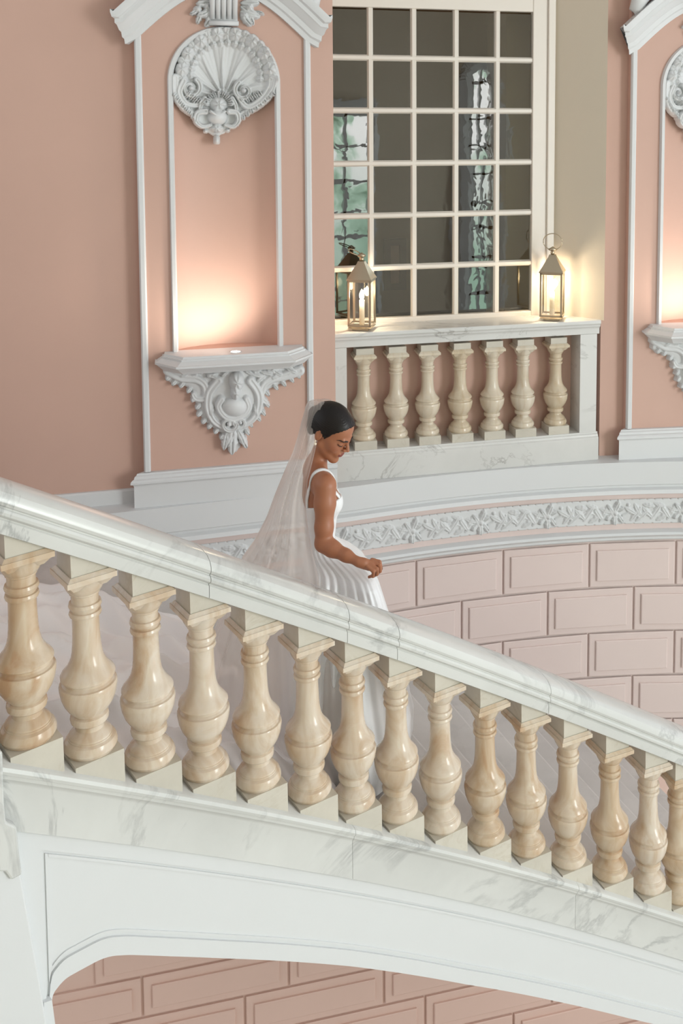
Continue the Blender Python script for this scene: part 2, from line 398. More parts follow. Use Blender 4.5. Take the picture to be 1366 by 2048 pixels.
# ------------------------------------------------------------------ window bay
sJ = s_at(G, 1208, 640); sWr = s_at(G, 1100, 560, -.32); sG0 = sPe*1.0
g = Geo(); a = G.P(sJ, 0, -1.4); b = G.P(sWr, -.32, -1.4); c = G.P(sWr, -.9, -1.4); d_ = G.P(sJ, -.9, -1.4)
g.prism([a, b, c, d_], lambda p, t: p + np.array([0, 0, t]), 0, 4.6); g.build('wall_window_jamb', M['cream'], kind='structure')
z_top = G.hit(880, 4, -.32)[1]
g = Geo(); G.box(g, sG0 - .5, sWr + .05, -.5, -.30, z_top + .1, 3.2); g.build('wall_window_head', M['cream'], kind='structure')
g = Geo(); G.box(g, sG0 - .1, sJ, -.36, -.20, -2.42, -1.44); g.build('wall_window_apron', M['pink'], kind='structure')
# window
win = empty('window_1', G.P(.3, -.32, -1.3), None, None, kind='structure')
colx = [655, 741, 827, 911, 993]; NW = -.32
ms = [s_at(G, x, 325, NW) for x in colx]; s_pr = s_at(G, 1063, 325, NW)
rowy = [14, 115.5, 221, 327, 431.5, 536, 639]
mz = [G.hit(741, y, NW)[1] for y in rowy]
print('cols', np.round(ms, 3), 'rows', np.round(mz, 3))
mh = .021
g = Geo()
G.box(g, ms[0] - .09, ms[0] + mh, NW - .03, NW + .03, mz[-1] - .1, mz[0] + .12)
G.box(g, s_pr - .005, sWr + .01, NW - .03, NW + .03, mz[-1] - .1, mz[0] + .12)
G.box(g, ms[0] + mh, s_pr - .005, NW - .03, NW + .03, mz[-1] - .1, mz[-1] + .012)
G.box(g, ms[0] + mh, s_pr - .005, NW - .03, NW + .03, mz[0] - .005, mz[0] + .12)
G.box(g, sWr - .045, sWr + .01, NW + .03, NW + .05, mz[-1] - .1, mz[0] + .12)
G.box(g, ms[0] - .09, sWr + .01, NW + .03, NW + .05, mz[0] + .10, mz[0] + .14)
bevel(g.build('window_frame', M['wood'], win), .006)
for s in ms[1:]:
    g = Geo(); pr = [(s-mh, NW-.02), (s-mh, NW+.004), (s-mh*.55, NW+.018), (s+mh*.55, NW+.018), (s+mh, NW+.004), (s+mh, NW-.02)]
    g.prism(pr, lambda p, t: G.P(p[0], p[1], t), mz[-1] + .012, mz[0] - .005); g.build('muntin', M['wood'], win)
for z in mz[1:-1]:
    g = Geo(); pr = [(NW-.02, z-mh), (NW+.004, z-mh), (NW+.02, z-mh*.5), (NW+.02, z+mh*.5), (NW+.004, z+mh), (NW-.02, z+mh)]
    G.sweep(g, pr, ms[0] + mh, s_pr - .005); g.build('muntin', M['wood'], win)
def glass_mat(name, rough, refl, wave, scale, tint):
    m, N, L, Pn = new_mat(name); out = N['Material Output']
    tr = N.new('ShaderNodeBsdfTransparent'); tr.inputs[0].default_value = tint
    gl = N.new('ShaderNodeBsdfGlossy'); gl.inputs['Roughness'].default_value = rough
    mx = N.new('ShaderNodeMixShader'); mx.inputs[0].default_value = refl
    v = coords(N, L, True); n = noise_node(N, L, scale, 2, .5, .6, v)
    b = N.new('ShaderNodeBump'); b.inputs['Strength'].default_value = wave; b.inputs['Distance'].default_value = .02
    L.new(n.outputs[0], b.inputs['Height']); L.new(b.outputs[0], gl.inputs['Normal'])
    L.new(tr.outputs[0], mx.inputs[1]); L.new(gl.outputs[0], mx.inputs[2]); L.new(mx.outputs[0], out.inputs[0])
    return m
M['pane'] = glass_mat('old_wavy_window_glass', .003, .10, .022, 6, (.8, .82, .78, 1))
M['lglass'] = glass_mat('lantern_glass', .02, .10, .02, 8, (.98, .98, .96, 1))
cols = ms + [s_pr]
for i in range(5):
    for j in range(6):
        a0 = cols[i] + mh*.9; a1 = cols[i+1] - (mh*.9 if i < 4 else 0)
        g = Geo(); tz = random.uniform(-.0018, .0018); G.box(g, a0, a1, NW-.006, NW-.002, mz[j+1] + mh*.9, mz[j] - mh*.9)
        o = g.build('pane', M['pane'], win); o.rotation_euler = (random.uniform(-.004, .004), 0, random.uniform(-.006, .006))
# the dim room behind the window
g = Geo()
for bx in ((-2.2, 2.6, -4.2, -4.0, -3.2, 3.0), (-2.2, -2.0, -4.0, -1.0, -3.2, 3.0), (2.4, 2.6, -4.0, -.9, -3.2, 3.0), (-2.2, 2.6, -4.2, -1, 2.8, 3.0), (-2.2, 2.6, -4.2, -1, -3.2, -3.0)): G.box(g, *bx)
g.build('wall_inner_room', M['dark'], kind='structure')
g = Geo(); G.box(g, sWr - .25, sWr - .02, -1.1, -.62, -2.42, 3.0); g.build('wall_inner_reveal', plain('inner_reveal_paint', srgb(160, 135, 105), .7), kind='structure')
pic = None
def picture(s0, s1, z0, z1):
    root = empty('framed_picture', G.P((s0+s1)/2, -3.98, z0), 'dark wooden framed picture hanging in the dim room behind the window', 'picture')
    g = Geo()
    for a in ((s0, s0+.07, z0, z1), (s1-.07, s1, z0, z1), (s0+.07, s1-.07, z0, z0+.07), (s0+.07, s1-.07, z1-.07, z1)): G.box(g, a[0], a[1], -3.985, -3.94, a[2], a[3])
    g.build('picture_frame', plain('dark_walnut', srgb(46, 34, 24), .4), root)
    m, N, L, Pn = new_mat('faded_red_print'); v = coords(N, L); n = noise_node(N, L, 3, 4, .6, .5, v)
    r = ramp(N, [(.35, srgb(120, 96, 80)), (.6, srgb(150, 110, 92)), (.7, srgb(90, 82, 70))]); L.new(n.outputs[0], r.inputs[0]); L.new(r.outputs[0], Pn.inputs['Base Color'])
    g = Geo(); G.box(g, s0+.07, s1-.07, -3.98, -3.965, z0+.07, z1-.07); g.build('picture_print', m, root)
l = bpy.data.lights.new('inner_room_lamp', 'POINT'); l.energy = 26; l.color = (1, .82, .58); l.shadow_soft_size = .15  # added fill light to warm and brighten the room; no lamp known there
o = bpy.data.objects.new('inner_room_lamp', l); COL.objects.link(o); o.location = tuple(G.P(1.6, -2.6, 2.3))
picture(s_at(G, 768, 510, -3.96), s_at(G, 812, 510, -3.96), G.hit(790, 580, -3.96)[1], G.hit(790, 478, -3.96)[1])
# ------------------------------------------------------------------ balusters
PROF = [(.060, .018), (.076, .020), (.0825, .032), (.0825, .044), (.077, .056), (.0685, .062), (.0685, .066), (.0665, .067), (.0660, .072), (.061, .078), (.052, .085), (.0450, .092), (.0430, .100), (.0435, .108), (.052, .111), (.0575, .116), (.0595, .126), (.0575, .137), (.050, .141), (.052, .145), (.064, .158), (.076, .178), (.0845, .202), (.0885, .226), (.0890, .236), (.0865, .242), (.080, .244), (.0745, .250), (.0735, .257), (.079, .260), (.0835, .263), (.0840, .269), (.0800, .276), (.073, .284), (.064, .295), (.056, .308), (.0500, .323), (.046, .342), (.0435, .365), (.042, .395), (.0412, .425), (.0408, .460), (.0475, .462), (.0500, .469), (.0475, .477), (.042, .479), (.042, .486), (.0480, .488), (.0508, .496), (.0480, .505), (.0420, .507), (.0418, .532), (.0465, .535), (.0465, .540), (.052, .545), (.058, .556), (.064, .572), (.070, .588)]
def baluster_mesh(name, mat, z_lo, z_hi, s=1):
    g = Geo(); g.lathe([(r*s, z) for r, z in PROF], 36)
    h = .0775*s; g.box((-h, -h, z_lo), (h, h, .020))
    g.frustum(0, 0, .566, .590, .052*s, .071*s); g.box((-.0785*s, -.077*s, .590), (.077*s, .077*s, .607)); g.frustum(0, 0, .607, .618, .075*s, .065*s)
    g.box((-.061*s, -.061*s, .6175), (.061*s, .061*s, z_hi))
    me = raw_mesh(name, g.v, g.f, mat, True); me.materials.append(M['plinth'])
    for p in me.polygons:
        if p.center.z < .021 or (p.center.z > .6165): p.material_index = 1
    fix_normals(me); me.set_sharp_from_angle(angle=math.radians(26)); return me
# parapet under the window
par = empty('marble_parapet', G.P(.2, 0, -2.42), 'marble parapet with seven pale stone balusters below the small-paned window', 'balustrade')
sA = s_at(G, 668, 700); sB = s_at(G, 1202, 655); sPL = s_at(G, 695, 800); sPR0 = s_at(G, 1162, 800); sPR1 = s_at(G, 1195, 800)
g = Geo(); G.sweep(g, [(0, -1.395), (0.004, -1.402), (0.004, -1.42), (-.006, -1.43), (-.010, -1.445), (-.02, -1.452), (-.024, -1.462), (-.026, -1.50), (-.24, -1.50), (-.305, -1.50), (-.305, -1.395)], sA, sB)
bevel(g.build('coping', M['marble2'], par), .003)
g = Geo(); G.sweep(g, [(-.022, -2.218), (-.022, -2.228), (-.012, -2.235), (-.010, -2.247), (0, -2.255), (0, -2.42), (-.26, -2.42), (-.26, -2.218)], sA, s_at(G, 1197, 890))
bevel(g.build('plinth_course', M['marble2'], par), .002)
g = Geo(); G.box(g, sA, sPL, -.20, -.022, -2.218, -1.50); g.build('end_post', M['marble2'], par)
g = Geo(); G.box(g, sPR0, sPR1, -.20, -.022, -2.218, -1.50); g.build('end_post', M['marble2'], par)
bm_ = baluster_mesh('baluster', M['onyx2'], -.04, .66)
cx7 = [727.5, 792, 855, 920, 984, 1045.5, 1111]
for x in cx7:
    y = 880 - (x-727)*.078
    s = s_at(G, x, y - 90, -.105)
    o = bpy.data.objects.new('baluster', bm_); link(o, par, G.P(s, -.105, -2.178)); o.rotation_euler = (0, 0, G.rot)
# ------------------------------------------------------------------ carved reliefs
def seg_d(X, Y, pts, rads=None):
    D = np.full(X.shape, 1e9); T = np.zeros(X.shape); n = len(pts) - 1
    for i in range(n):
        ax, ay = pts[i]; bx, by = pts[i+1]; dx, dy = bx-ax, by-ay; L2 = dx*dx + dy*dy + 1e-9
        t = np.clip(((X-ax)*dx + (Y-ay)*dy)/L2, 0, 1); d = np.hypot(X - ax - t*dx, Y - ay - t*dy)
        if rads is not None: d = d/(rads[i] + (rads[i+1]-rads[i])*t)
        m = d < D; D = np.where(m, d, D); T = np.where(m, (i+t)/n, T)
    return D, T
def inside(X, Y, poly):
    c = np.zeros(X.shape, bool); n = len(poly)
    for i in range(n):
        x0, y0 = poly[i]; x1, y1 = poly[(i+1) % n]
        if y0 == y1: continue
        c ^= ((y0 > Y) != (y1 > Y)) & (X < (x1-x0)*(Y-y0)/(y1-y0) + x0)
    return c
class Relief:
    def __init__(s, x0, y0, x1, y1, step):
        s.xs = np.arange(x0, x1 + step/2, step); s.ys = np.arange(y0, y1 + step/2, step); s.X, s.Y = np.meshgrid(s.xs, s.ys); s.H = np.full(s.X.shape, -.01)
    def up(s, h): s.H = np.maximum(s.H, h)
    def poly(s, poly, h, w):
        d, _ = seg_d(s.X, s.Y, poly + [poly[0]]); q = np.clip(d/w, 0, 1); s.up(np.where(inside(s.X, s.Y, poly), h*np.sqrt(1-(1-q)**2) + .002, -.01))
    def stroke(s, pts, r0, r1, h, groove=0, base=0):
        if 3 <= len(pts) < 12:
            q = [pts[0]] + list(pts) + [pts[-1]]; out = []
            for i in range(1, len(q)-2):
                for t in np.linspace(0, 1, 7, endpoint=False):
                    out.append(tuple(.5*((2*q[i][c]) + (q[i+1][c]-q[i-1][c])*t + (2*q[i-1][c]-5*q[i][c]+4*q[i+1][c]-q[i+2][c])*t*t + (-q[i-1][c]+3*q[i][c]-3*q[i+1][c]+q[i+2][c])*t**3) for c in (0, 1)))
            pts = out + [q[-1]]
        n = len(pts); rad = [r0 + (r1-r0)*i/(n-1) for i in range(n)]
        d, t = seg_d(s.X, s.Y, pts, rad); k = np.sqrt(np.clip(1 - d*d, 0, 1))
        if groove: k = k - groove*np.exp(-(d/.33)**2)
        s.up(np.where(d < 1, base + h*k*(.75 + .25*(1-t)), -.01))
    def blob(s, cx, cy, rx, ry, h, rot=0, base=0, ribs=0):
        c, sn = math.cos(rot), math.sin(rot); x = (s.X-cx)*c + (s.Y-cy)*sn; y = -(s.X-cx)*sn + (s.Y-cy)*c
        q = (x/rx)**2 + (y/ry)**2; k = np.sqrt(np.clip(1-q, 0, 1))
        if ribs: k = k*(1 - .16*(.5 - .5*np.cos(np.arctan2(y/ry, x/rx)*ribs*2)))
        s.up(np.where(q < 1, base + h*k, -.01))
    def leaf(s, x0, y0, ang, L, w, h, base=0):
        """acanthus-like leaf with a mid rib and lobed edge"""
        c, sn = math.cos(ang), math.sin(ang); u = ((s.X-x0)*c + (s.Y-y0)*sn)/L; v = (-(s.X-x0)*sn + (s.Y-y0)*c)/w
        wd = np.sin(np.clip(u, 0, 1)*math.pi)**.6*(1 - .22*np.abs(np.sin(u*math.pi*3.5)))
        q = np.abs(v)/(wd + 1e-6); k = np.sqrt(np.clip(1-q*q, 0, 1))*(1 - .45*np.exp(-(v/.13)**2))*(.5 + .5*np.clip(u*1.4, 0, 1))
        s.up(np.where((u > 0) & (u < 1) & (q < 1), base + h*k, -.01))
    def scroll(s, cx, cy, r, a0, turns, w, h, sgn=1, base=0, groove=.3):
        n = 40; pts = []
        for i in range(n+1):
            t = i/n; a = a0 + sgn*turns*2*math.pi*t; rr = r*(1 - .82*t); pts.append((cx + rr*math.cos(a), cy + rr*math.sin(a)))
        s.stroke(pts, w, w*.5, h, groove, base); s.blob(cx, cy, w*.9, w*.9, h*1.15, base=base)
    def mesh(s, name, mat, to_local, eps=.0):
        H = s.H; ny, nx = H.shape; ok = H > eps
        cell = ok[:-1, :-1] | ok[1:, :-1] | ok[:-1, 1:] | ok[1:, 1:]
        used = np.zeros(H.shape, bool)
        for a in (0, 1):
            for b in (0, 1): used[a:ny-1+a, b:nx-1+b] |= cell
        idx = -np.ones(H.shape, int); idx[used] = np.arange(used.sum())
        V = to_local(s.X[used], s.Y[used], np.maximum(H[used], -.004))
        j, i = np.nonzero(cell); Fq = np.stack([idx[j, i], idx[j+1, i], idx[j+1, i+1], idx[j, i+1]], 1)
        me = raw_mesh(name, V, Fq, mat, True); return me
KX = 1/3.105
def facet_map(f, ox, oy, sc, s_c, z_c, relief, n0=0, dome=None):
    """crop pixels -> facet-local (x=s-s_c, y=-n, z=z-z_c)"""
    xs = relief.xs; ys = relief.ys
    def fn(X, Y, H):
        c = [f.hit(ox + x/sc, oy + y/sc, n0) for x, y in ((xs[0], ys[0]), (xs[-1], ys[0]), (xs[0], ys[-1]), (xs[-1], ys[-1]))]
        u = (X-xs[0])/(xs[-1]-xs[0]); v = (Y-ys[0])/(ys[-1]-ys[0])
        S = (c[0][0]*(1-u) + c[1][0]*u)*(1-v) + (c[2][0]*(1-u) + c[3][0]*u)*v
        Z = (c[0][1]*(1-u) + c[1][1]*u)*(1-v) + (c[2][1]*(1-u) + c[3][1]*u)*v
        n = n0 + H
        if dome is not None: n = n + dome(S, Z)
        return np.stack([S - s_c, -n, Z - z_c], 1)
    return fn
def place(name, me, f, s, z, parent=None):
    o = bpy.data.objects.new(name, me); link(o, parent, f.P(s, 0, z)); o.rotation_euler = (0, 0, f.rot); return o
# shell in the niche head
rl = Relief(310, 150, 1000, 900, 4.0)
outline = [(335, 470), (335, 600), (400, 690), (460, 720), (480, 780), (560, 830), (590, 850), (640, 830), (720, 780), (755, 710), (850, 665), (925, 600), (965, 500), (955, 400), (905, 300), (810, 220), (650, 185), (500, 220), (405, 300), (350, 400)]
rl.poly(outline, .016, 30)
ang = np.arctan2(rl.Y - 600, rl.X - 640); rr = np.hypot(rl.X - 640, rl.Y - 600)
fan = (rr < 345) & (rl.Y < 610) & (rl.H > 0)
rl.H = np.where(fan, rl.H + .006 + .016*np.abs(np.sin(ang*7)) + .004*np.abs(np.sin(ang*28)), rl.H)
for k, a in enumerate(np.linspace(math.radians(176), math.radians(364), 17)):
    cx_, cy_ = 655 + 272*math.cos(a), 462 + 250*math.sin(a)
    rl.blob(cx_, cy_, 50 if k % 2 else 38, 46, .098 if k % 2 else .075, a + math.pi/2, ribs=3)
    rl.blob(655 + 218*math.cos(a+.05), 462 + 200*math.sin(a+.05), 30, 26, .078, a, ribs=2)
for a, l in ((196, 235), (217, 262), (243, 300), (270, 315), (297, 300), (322, 265), (343, 240)):
    a = math.radians(a); rl.stroke([(640 + 60*math.cos(a), 600 + 60*math.sin(a)), (640 + l*.6*math.cos(a-.03), 600 + l*.6*math.sin(a-.03)), (640 + l*math.cos(a), 600 + l*math.sin(a))], 8, 24, .062)
rl.scroll(440, 545, 62, -1.0, 1.3, 20, .10, 1); rl.scroll(768, 560, 60, math.pi + 1.0, 1.3, 20, .105, -1)
rl.stroke([(395, 500), (370, 570), (410, 640), (490, 650), (560, 610)], 26, 16, .090, .3)
rl.stroke([(735, 600), (790, 660), (870, 620), (930, 540), (940, 470)], 20, 32, .095, .3)
rl.stroke([(345, 480), (350, 590), (400, 670), (470, 715)], 30, 22, .075, .25); rl.stroke([(955, 490), (925, 590), (850, 660), (760, 705)], 30, 22, .075, .25)
for t in np.linspace(0, 1, 8):
    rl.leaf(365 + 110*t, 560 + 150*t, 2.3 - .5*t, 52, 20, .085, .0); rl.leaf(930 - 170*t, 555 + 140*t, .9 + .5*t, 52, 20, .085, .0)
for t in np.linspace(0, 1, 5):
    rl.leaf(400 + 90*t, 610 + 60*t, -.9, 60, 18, .10); rl.leaf(890 - 110*t, 610 + 40*t, -2.2, 60, 18, .10)
for a in np.linspace(math.pi, 2*math.pi, 9): rl.leaf(612 + 48*math.cos(a), 645 + 42*math.sin(a), a, 46, 17, .115)
rl.blob(610, 645, 62, 52, .105, ribs=3)
rl.stroke([(530, 690), (480, 700), (470, 750), (510, 785), (560, 775)], 24, 13, .10, .3); rl.stroke([(680, 690), (725, 700), (735, 750), (700, 785), (655, 775)], 24, 13, .10, .3)
rl.stroke([(525, 610), (500, 650), (495, 700)], 20, 14, .10, .3); rl.stroke([(695, 610), (718, 650), (722, 700)], 20, 14, .10, .3)
rl.blob(605, 725, 66, 56, .105); rl.stroke([(560, 690), (605, 715), (650, 690)], 12, 12, .12); rl.blob(600, 798, 46, 30, .08, ribs=3); rl.blob(600, 872, 22, 36, .085); rl.blob(530, 815, 16, 13, .055); rl.blob(668, 810, 16, 13, .055)
SH_C = (nc := (nl+nr)/2, z_spring)
def dome_fn(S, Z):
    q = ((S-nc)/nrad)**2 + (np.maximum(0, Z - z_spring)/nrad)**2
    return -.17*np.sqrt(np.clip(1-q, 0, 1))*.75 + .01
shell_me = rl.mesh('shell_carving', M['plaster'], facet_map(P, 240, 0, 3.105, nc, z_spring, rl, 0, dome_fn))
o = place('shell_ornament', shell_me, P, nc, z_spring); props(o, 'white plaster scallop shell carving heading the niche left of the window', 'ornament', None)
nc2 = (rnl+rnr)/2
o = place('shell_ornament', shell_me, R2, nc2, z_spring); props(o, 'white plaster shell carving cut by the right edge of the photo', 'ornament', None)
# console shelf with carved bracket
rb = Relief(262, 385, 1150, 950, 4.0)
bo = [(275, 400), (280, 490), (330, 522), (400, 532), (440, 560), (432, 600), (470, 640), (480, 700), (540, 770), (620, 820), (622, 880), (640, 915), (675, 885), (712, 945), (740, 905), (735, 860), (785, 800), (790, 760), (860, 720), (890, 660), (918, 632), (885, 605), (880, 560), (940, 540), (1000, 512), (1080, 470), (1130, 430), (1135, 395)]
rb.poly(bo, .03, 60)
bulge = lambda X, Y: .05*np.exp(-((X-700)/190)**2)*np.clip((950-Y)/350, 0, 1)
B = .03
rb.stroke([(300, 430), (380, 470), (470, 480), (520, 520), (520, 590), (470, 600), (450, 575)], 34, 16, .035, .35, B)
rb.stroke([(1110, 430), (1020, 460), (930, 480), (880, 520), (870, 590), (895, 620)], 34, 16, .035, .35, B)
rb.stroke([(600, 480), (545, 560), (540, 660), (580, 740), (660, 780)], 30, 20, .045, .35, B); rb.stroke([(800, 480), (850, 560), (850, 650), (815, 720), (760, 760)], 30, 20, .045, .35, B)
rb.scroll(665, 745, 50, 0, 1.2, 17, .06, 1, B); rb.scroll(735, 735, 40, math.pi, 1.1, 14, .055, -1, B)
rb.stroke([(620, 590), (600, 640), (640, 700), (700, 715), (760, 690), (790, 640), (775, 590)], 22, 22, .05, .2, B)
rb.blob(700, 640, 80, 62, .065, 0, B); rb.blob(712, 480, 46, 60, .085, 0, B, 3); rb.blob(705, 545, 30, 50, .085, 0, B, 2)
for q in ((300, 470), (335, 500), (380, 515), (425, 545), (452, 600), (478, 645), (487, 690), (515, 735), (550, 765), (590, 795), (625, 830)): rb.leaf(q[0] + 16, q[1] - 12, 2.35, 46, 17, .035, .025)
for q in ((1100, 455), (1060, 480), (1010, 505), (960, 525), (905, 560), (905, 630), (880, 680), (850, 715), (800, 750), (780, 800)): rb.leaf(q[0] - 16, q[1] - 12, .85, 46, 17, .035, .025)
for x0, y0, a, L_ in ((690, 760, 1.6, 190), (700, 790, 2.0, 120), (720, 790, 1.1, 130), (655, 800, 1.75, 120), (740, 800, 1.35, 90)): rb.leaf(x0, y0, a, L_, L_*.22, .045, B)
for x0, y0, a in ((400, 440, .1), (520, 440, .3), (860, 430, .2), (930, 420, .5), (1020, 410, .4), (440, 430, 2.7), (900, 450, 2.6), (1000, 440, 2.7), (560, 620, 1.6), (830, 620, 1.5), (600, 440, 2.9), (800, 440, .2)): rb.leaf(x0, y0, a, 80, 20, .04, B)
for x in range(300, 1120, 46): rb.leaf(x, 415 + 6*math.sin(x), random.uniform(-.6, .6) + (math.pi if random.random() < .5 else 0), 62, 16, .032, B)
rb.H = np.where(rb.H > 0, rb.H + bulge(rb.X, rb.Y), rb.H)
brk = rb.mesh('bracket', M['plaster'], facet_map(P, 240, 600, 3.105, nc, -1.44, rb, .0))
shelf_c = (s_at(P, 316, 724) + s_at(P, 617, 706))/2; hw_ = .475
def console(f, sc, label):
    root = empty('wall_console', f.P(sc, 0, -2.12), label, 'console')
    g = Geo(); k = 0
    # canted shelf built as stacked courses
    for z0, z1, p0, w0, p1, w1 in ((-1.545, -1.53, .185, .44, .20, .455), (-1.53, -1.495, .20, .455, .245, .49), (-1.495, -1.482, .25, .495, .25, .495), (-1.482, -1.462, .24, .485, .21, .455), (-1.462, -1.45, .205, .45, .205, .45), (-1.45, -1.436, .195, .44, .19, .435)):
        def ring(p, w): return [(-w, -.02), (-w, p*.35), (-w*.74, p), (w*.74, p), (w, p*.35), (w, -.02)]
        a = ring(p0, w0); b = ring(p1, w1)
        v = [f.P(sc + x, n, z0) for x, n in a] + [f.P(sc + x, n, z1) for x, n in b]
        g.add(v, [(i, (i+1) % 6, 6+(i+1) % 6, 6+i) for i in range(6)] + [tuple(range(6))[::-1], tuple(range(6, 12))])
    g.build('shelf', M['plaster'], root)
    o = bpy.data.objects.new('bracket', brk); link(o, root, f.P(sc + (nc - shelf_c), .0, -1.44)); o.rotation_euler = (0, 0, f.rot)
    lamp = empty('niche_uplight', f.P(sc, .12, -1.436), 'small round recessed uplight glowing on the %s' % ('left console shelf' if f is P else 'right console shelf'), 'light', 'uplights on the consoles')
    g = Geo(); c = f.P(sc, .12, -1.436); v = g.lathe([(.040, c[2]-.004), (.040, c[2]+.003), (.031, c[2]+.004), (.031, c[2]+.001)], 24, c[0], c[1]); g.build('trim_ring', M['plaster'], lamp, True)
    g = Geo(); g.lathe([(.030, c[2]+.0012), (.030, c[2]+.002)], 24, c[0], c[1]); g.build('lens', emit('uplight_lens', (1, .93, .82, 1), 7), lamp)
    return root
console(P, shelf_c, 'white plaster console with rococo carved bracket left of the bride')
console(R2, nc2 + (shelf_c - nc), 'white plaster console cut off by the right edge')
def up(f, sc, pw):
    a = f.P(sc - .05, .20, -1.39); t = f.P(sc - .26, -.17, -.95)
    spot('uplight_beam', a, t, pw, (1, .88, .74), 140, 1, .05)
up(P, shelf_c, 15); up(R2, nc2 + (shelf_c-nc), 15)
# broken pediment: arched raking cornice with keystone and foliage
def pediment(f, s_off, label):
    root = empty('arched_pediment', f.P(s_off + nc, 0, .5), label, 'ornament')
    prof = [(0, -.02), (.03, -.02), (.035, .01), (.05, .02), (.055, .05), (.07, .06), (.085, .09), (.10, .10), (.10, .125), (.12, .135), (.13, .16), (.13, .18), (0, .18)]
    for sg in (-1, 1):
        g = Geo(); pts = []
        hwid = (s_at(P, 636, 80) - s_at(P, 266, 80))/2
        for t in np.linspace(0, 1, 14):
            x = hwid*(1 - t*.86); z = .515 + .335*math.sin(t*1.45)**1.05
            pts.append((x, z))
        v = []; k = len(prof)
        for i, (x, z) in enumerate(pts):
            a = pts[max(0, i-1)]; b = pts[min(len(pts)-1, i+1)]; tx, tz = b[0]-a[0], b[1]-a[1]; l = math.hypot(tx, tz); nx, nz = tz/l, -tx/l
            if i == 0: nx, nz = .0, 1.0
            if nz < 0: nx, nz = -nx, -nz
            for n, h in prof: v.append(f.P(s_off + nc + sg*(x + nx*h + (.10*(n/.13) if i == 0 else 0)), n, z + nz*h))
        fc = []
        for i in range(len(pts)-1):
            for j in range(k): fc.append((i*k+j, i*k+(j+1) % k, (i+1)*k+(j+1) % k, (i+1)*k+j))
        fc += [tuple(range(k)), tuple((len(pts)-1)*k + j for j in range(k))]
        g.add(v, fc); autosmooth(g.build('raking_cornice', M['plaster'], root), 30)
        # swelling scroll above the cornice end
        g = Geo(); ps = [f.P(s_off + nc + sg*x, .06, z) for x, z in ((hwid*.98, .74), (hwid*.98, .80), (hwid*.93, .88), (hwid*.8, .97), (hwid*.62, 1.05), (hwid*.4, 1.12))]
        g.tube(ps, [.035, .05, .06, .06, .055, .04], 12); g.build('scroll', M['plaster'], root, True)
    g = Geo()
    for i in range(5):
        x = -.068 + i*.034; G_ = [f.P(s_off + nc + x + .02*0, .05, .66 + .0), f.P(s_off + nc + x, .10, .80), f.P(s_off + nc + x, .16, .95), f.P(s_off + nc + x, .18, 1.12)]
        g.tube(G_, [.015, .018, .019, .02], 8)
    f.box(g, s_off + nc - .085, s_off + nc + .085, 0, .05, .635, 1.15); f.box(g, s_off + nc - .09, s_off + nc + .09, 0, .075, .62, .645)
    g.build('keystone', M['plaster'], root, True)
    r = Relief(395, -20, 905, 175, 4)
    for x0, y0, a, L_ in ((600, 40, 2.6, 120), (600, 70, 2.9, 130), (590, 80, 2.2, 110), (560, 80, 1.8, 75), (500, 80, 1.9, 75), (600, 20, 3.1, 130), (745, 40, .5, 120), (745, 70, .3, 130), (745, 80, .9, 110), (800, 90, 1.2, 75), (840, 70, .4, 60), (745, 20, .0, 120), (500, 60, 2.7, 75)): r.leaf(x0, y0, a, L_, L_*.27, .06)
    for x0, y0 in ((480, 60), (540, 40), (800, 50), (770, 100), (575, 30)): r.blob(x0, y0, 28, 24, .07, 0, 0, 3)
    me = r.mesh('foliage', M['plaster'], facet_map(P, 240, 0, 3.105, nc, .5, r, .0))
    o = bpy.data.objects.new('foliage', me); link(o, root, f.P(s_off + nc, 0, .5)); o.rotation_euler = (0, 0, f.rot)
pediment(P, 0, 'white moulded arched pediment with keystone above the left niche')
pediment(R2, nc2 - nc, 'white moulded pediment end at the upper right edge')
# leaf frieze
r = Relief(0, 0, 500, 185, 4.6)
r.H[:] = .006
for x0, y0, a, L_, w_ in ((60, 160, -.9, 130, 24), (100, 165, -.75, 130, 22), (150, 60, .8, 100, 26), (150, 40, .15, 90, 20), (210, 150, -1.0, 140, 26), (250, 160, -.5, 100, 22), (290, 50, 1.0, 110, 24), (330, 160, -1.1, 130, 22), (330, 60, .3, 90, 22), (380, 150, -.8, 110, 22), (20, 60, .5, 100, 24), (90, 30, 1.1, 100, 22), (230, 30, .3, 90, 18), (400, 40, 1.1, 110, 24)):
    r.leaf(x0, y0, a, L_, w_, .024, .004)
for x0, y0, a, L_, w_ in ((440, 95, -1.2, 95, 26), (450, 100, 1.7, 90, 26), (465, 90, -.7, 60, 20), (430, 90, -2.2, 70, 20), (470, 110, 1.0, 70, 22), (425, 110, 2.5, 60, 18)): r.leaf(x0, y0, a, L_, w_, .034, .004)
r.blob(448, 98, 20, 20, .04, 0, 0, 3)
r.stroke([(0, 120), (80, 90), (160, 120), (240, 80), (330, 115), (420, 95)], 7, 7, .018)
for q in ((120, 125), (200, 40), (300, 120), (365, 95), (45, 40)): r.blob(q[0], q[1], 13, 13, .026, 0, 0, 3)
edge = (r.Y < 3 + 2*np.sin(r.X/9)) | (r.Y > 181 - 2*np.sin(r.X/11))
r.H = np.where(edge, 0.0, r.H)
fme = r.mesh('leaf_motif', M['plaster'], lambda X, Y, H: np.stack([X/1000., -H, -Y/1000.], 1))
dph = .5/6.47; ph = phi_of(1241, 1020)[0] + 4*dph
ph0 = phi_of(1241, 1020)[0]
for k in range(-3, 9):
    a = ph0 + k*dph; p = cylP(a + dph*.0, 6.468, -2.705); q = cylP(a - dph, 6.468, -2.705)
    o = bpy.data.objects.new('leaf_motif', fme); link(o, fr, p); o.rotation_euler = (0, 0, math.atan2(q[1]-p[1], q[0]-p[0]))
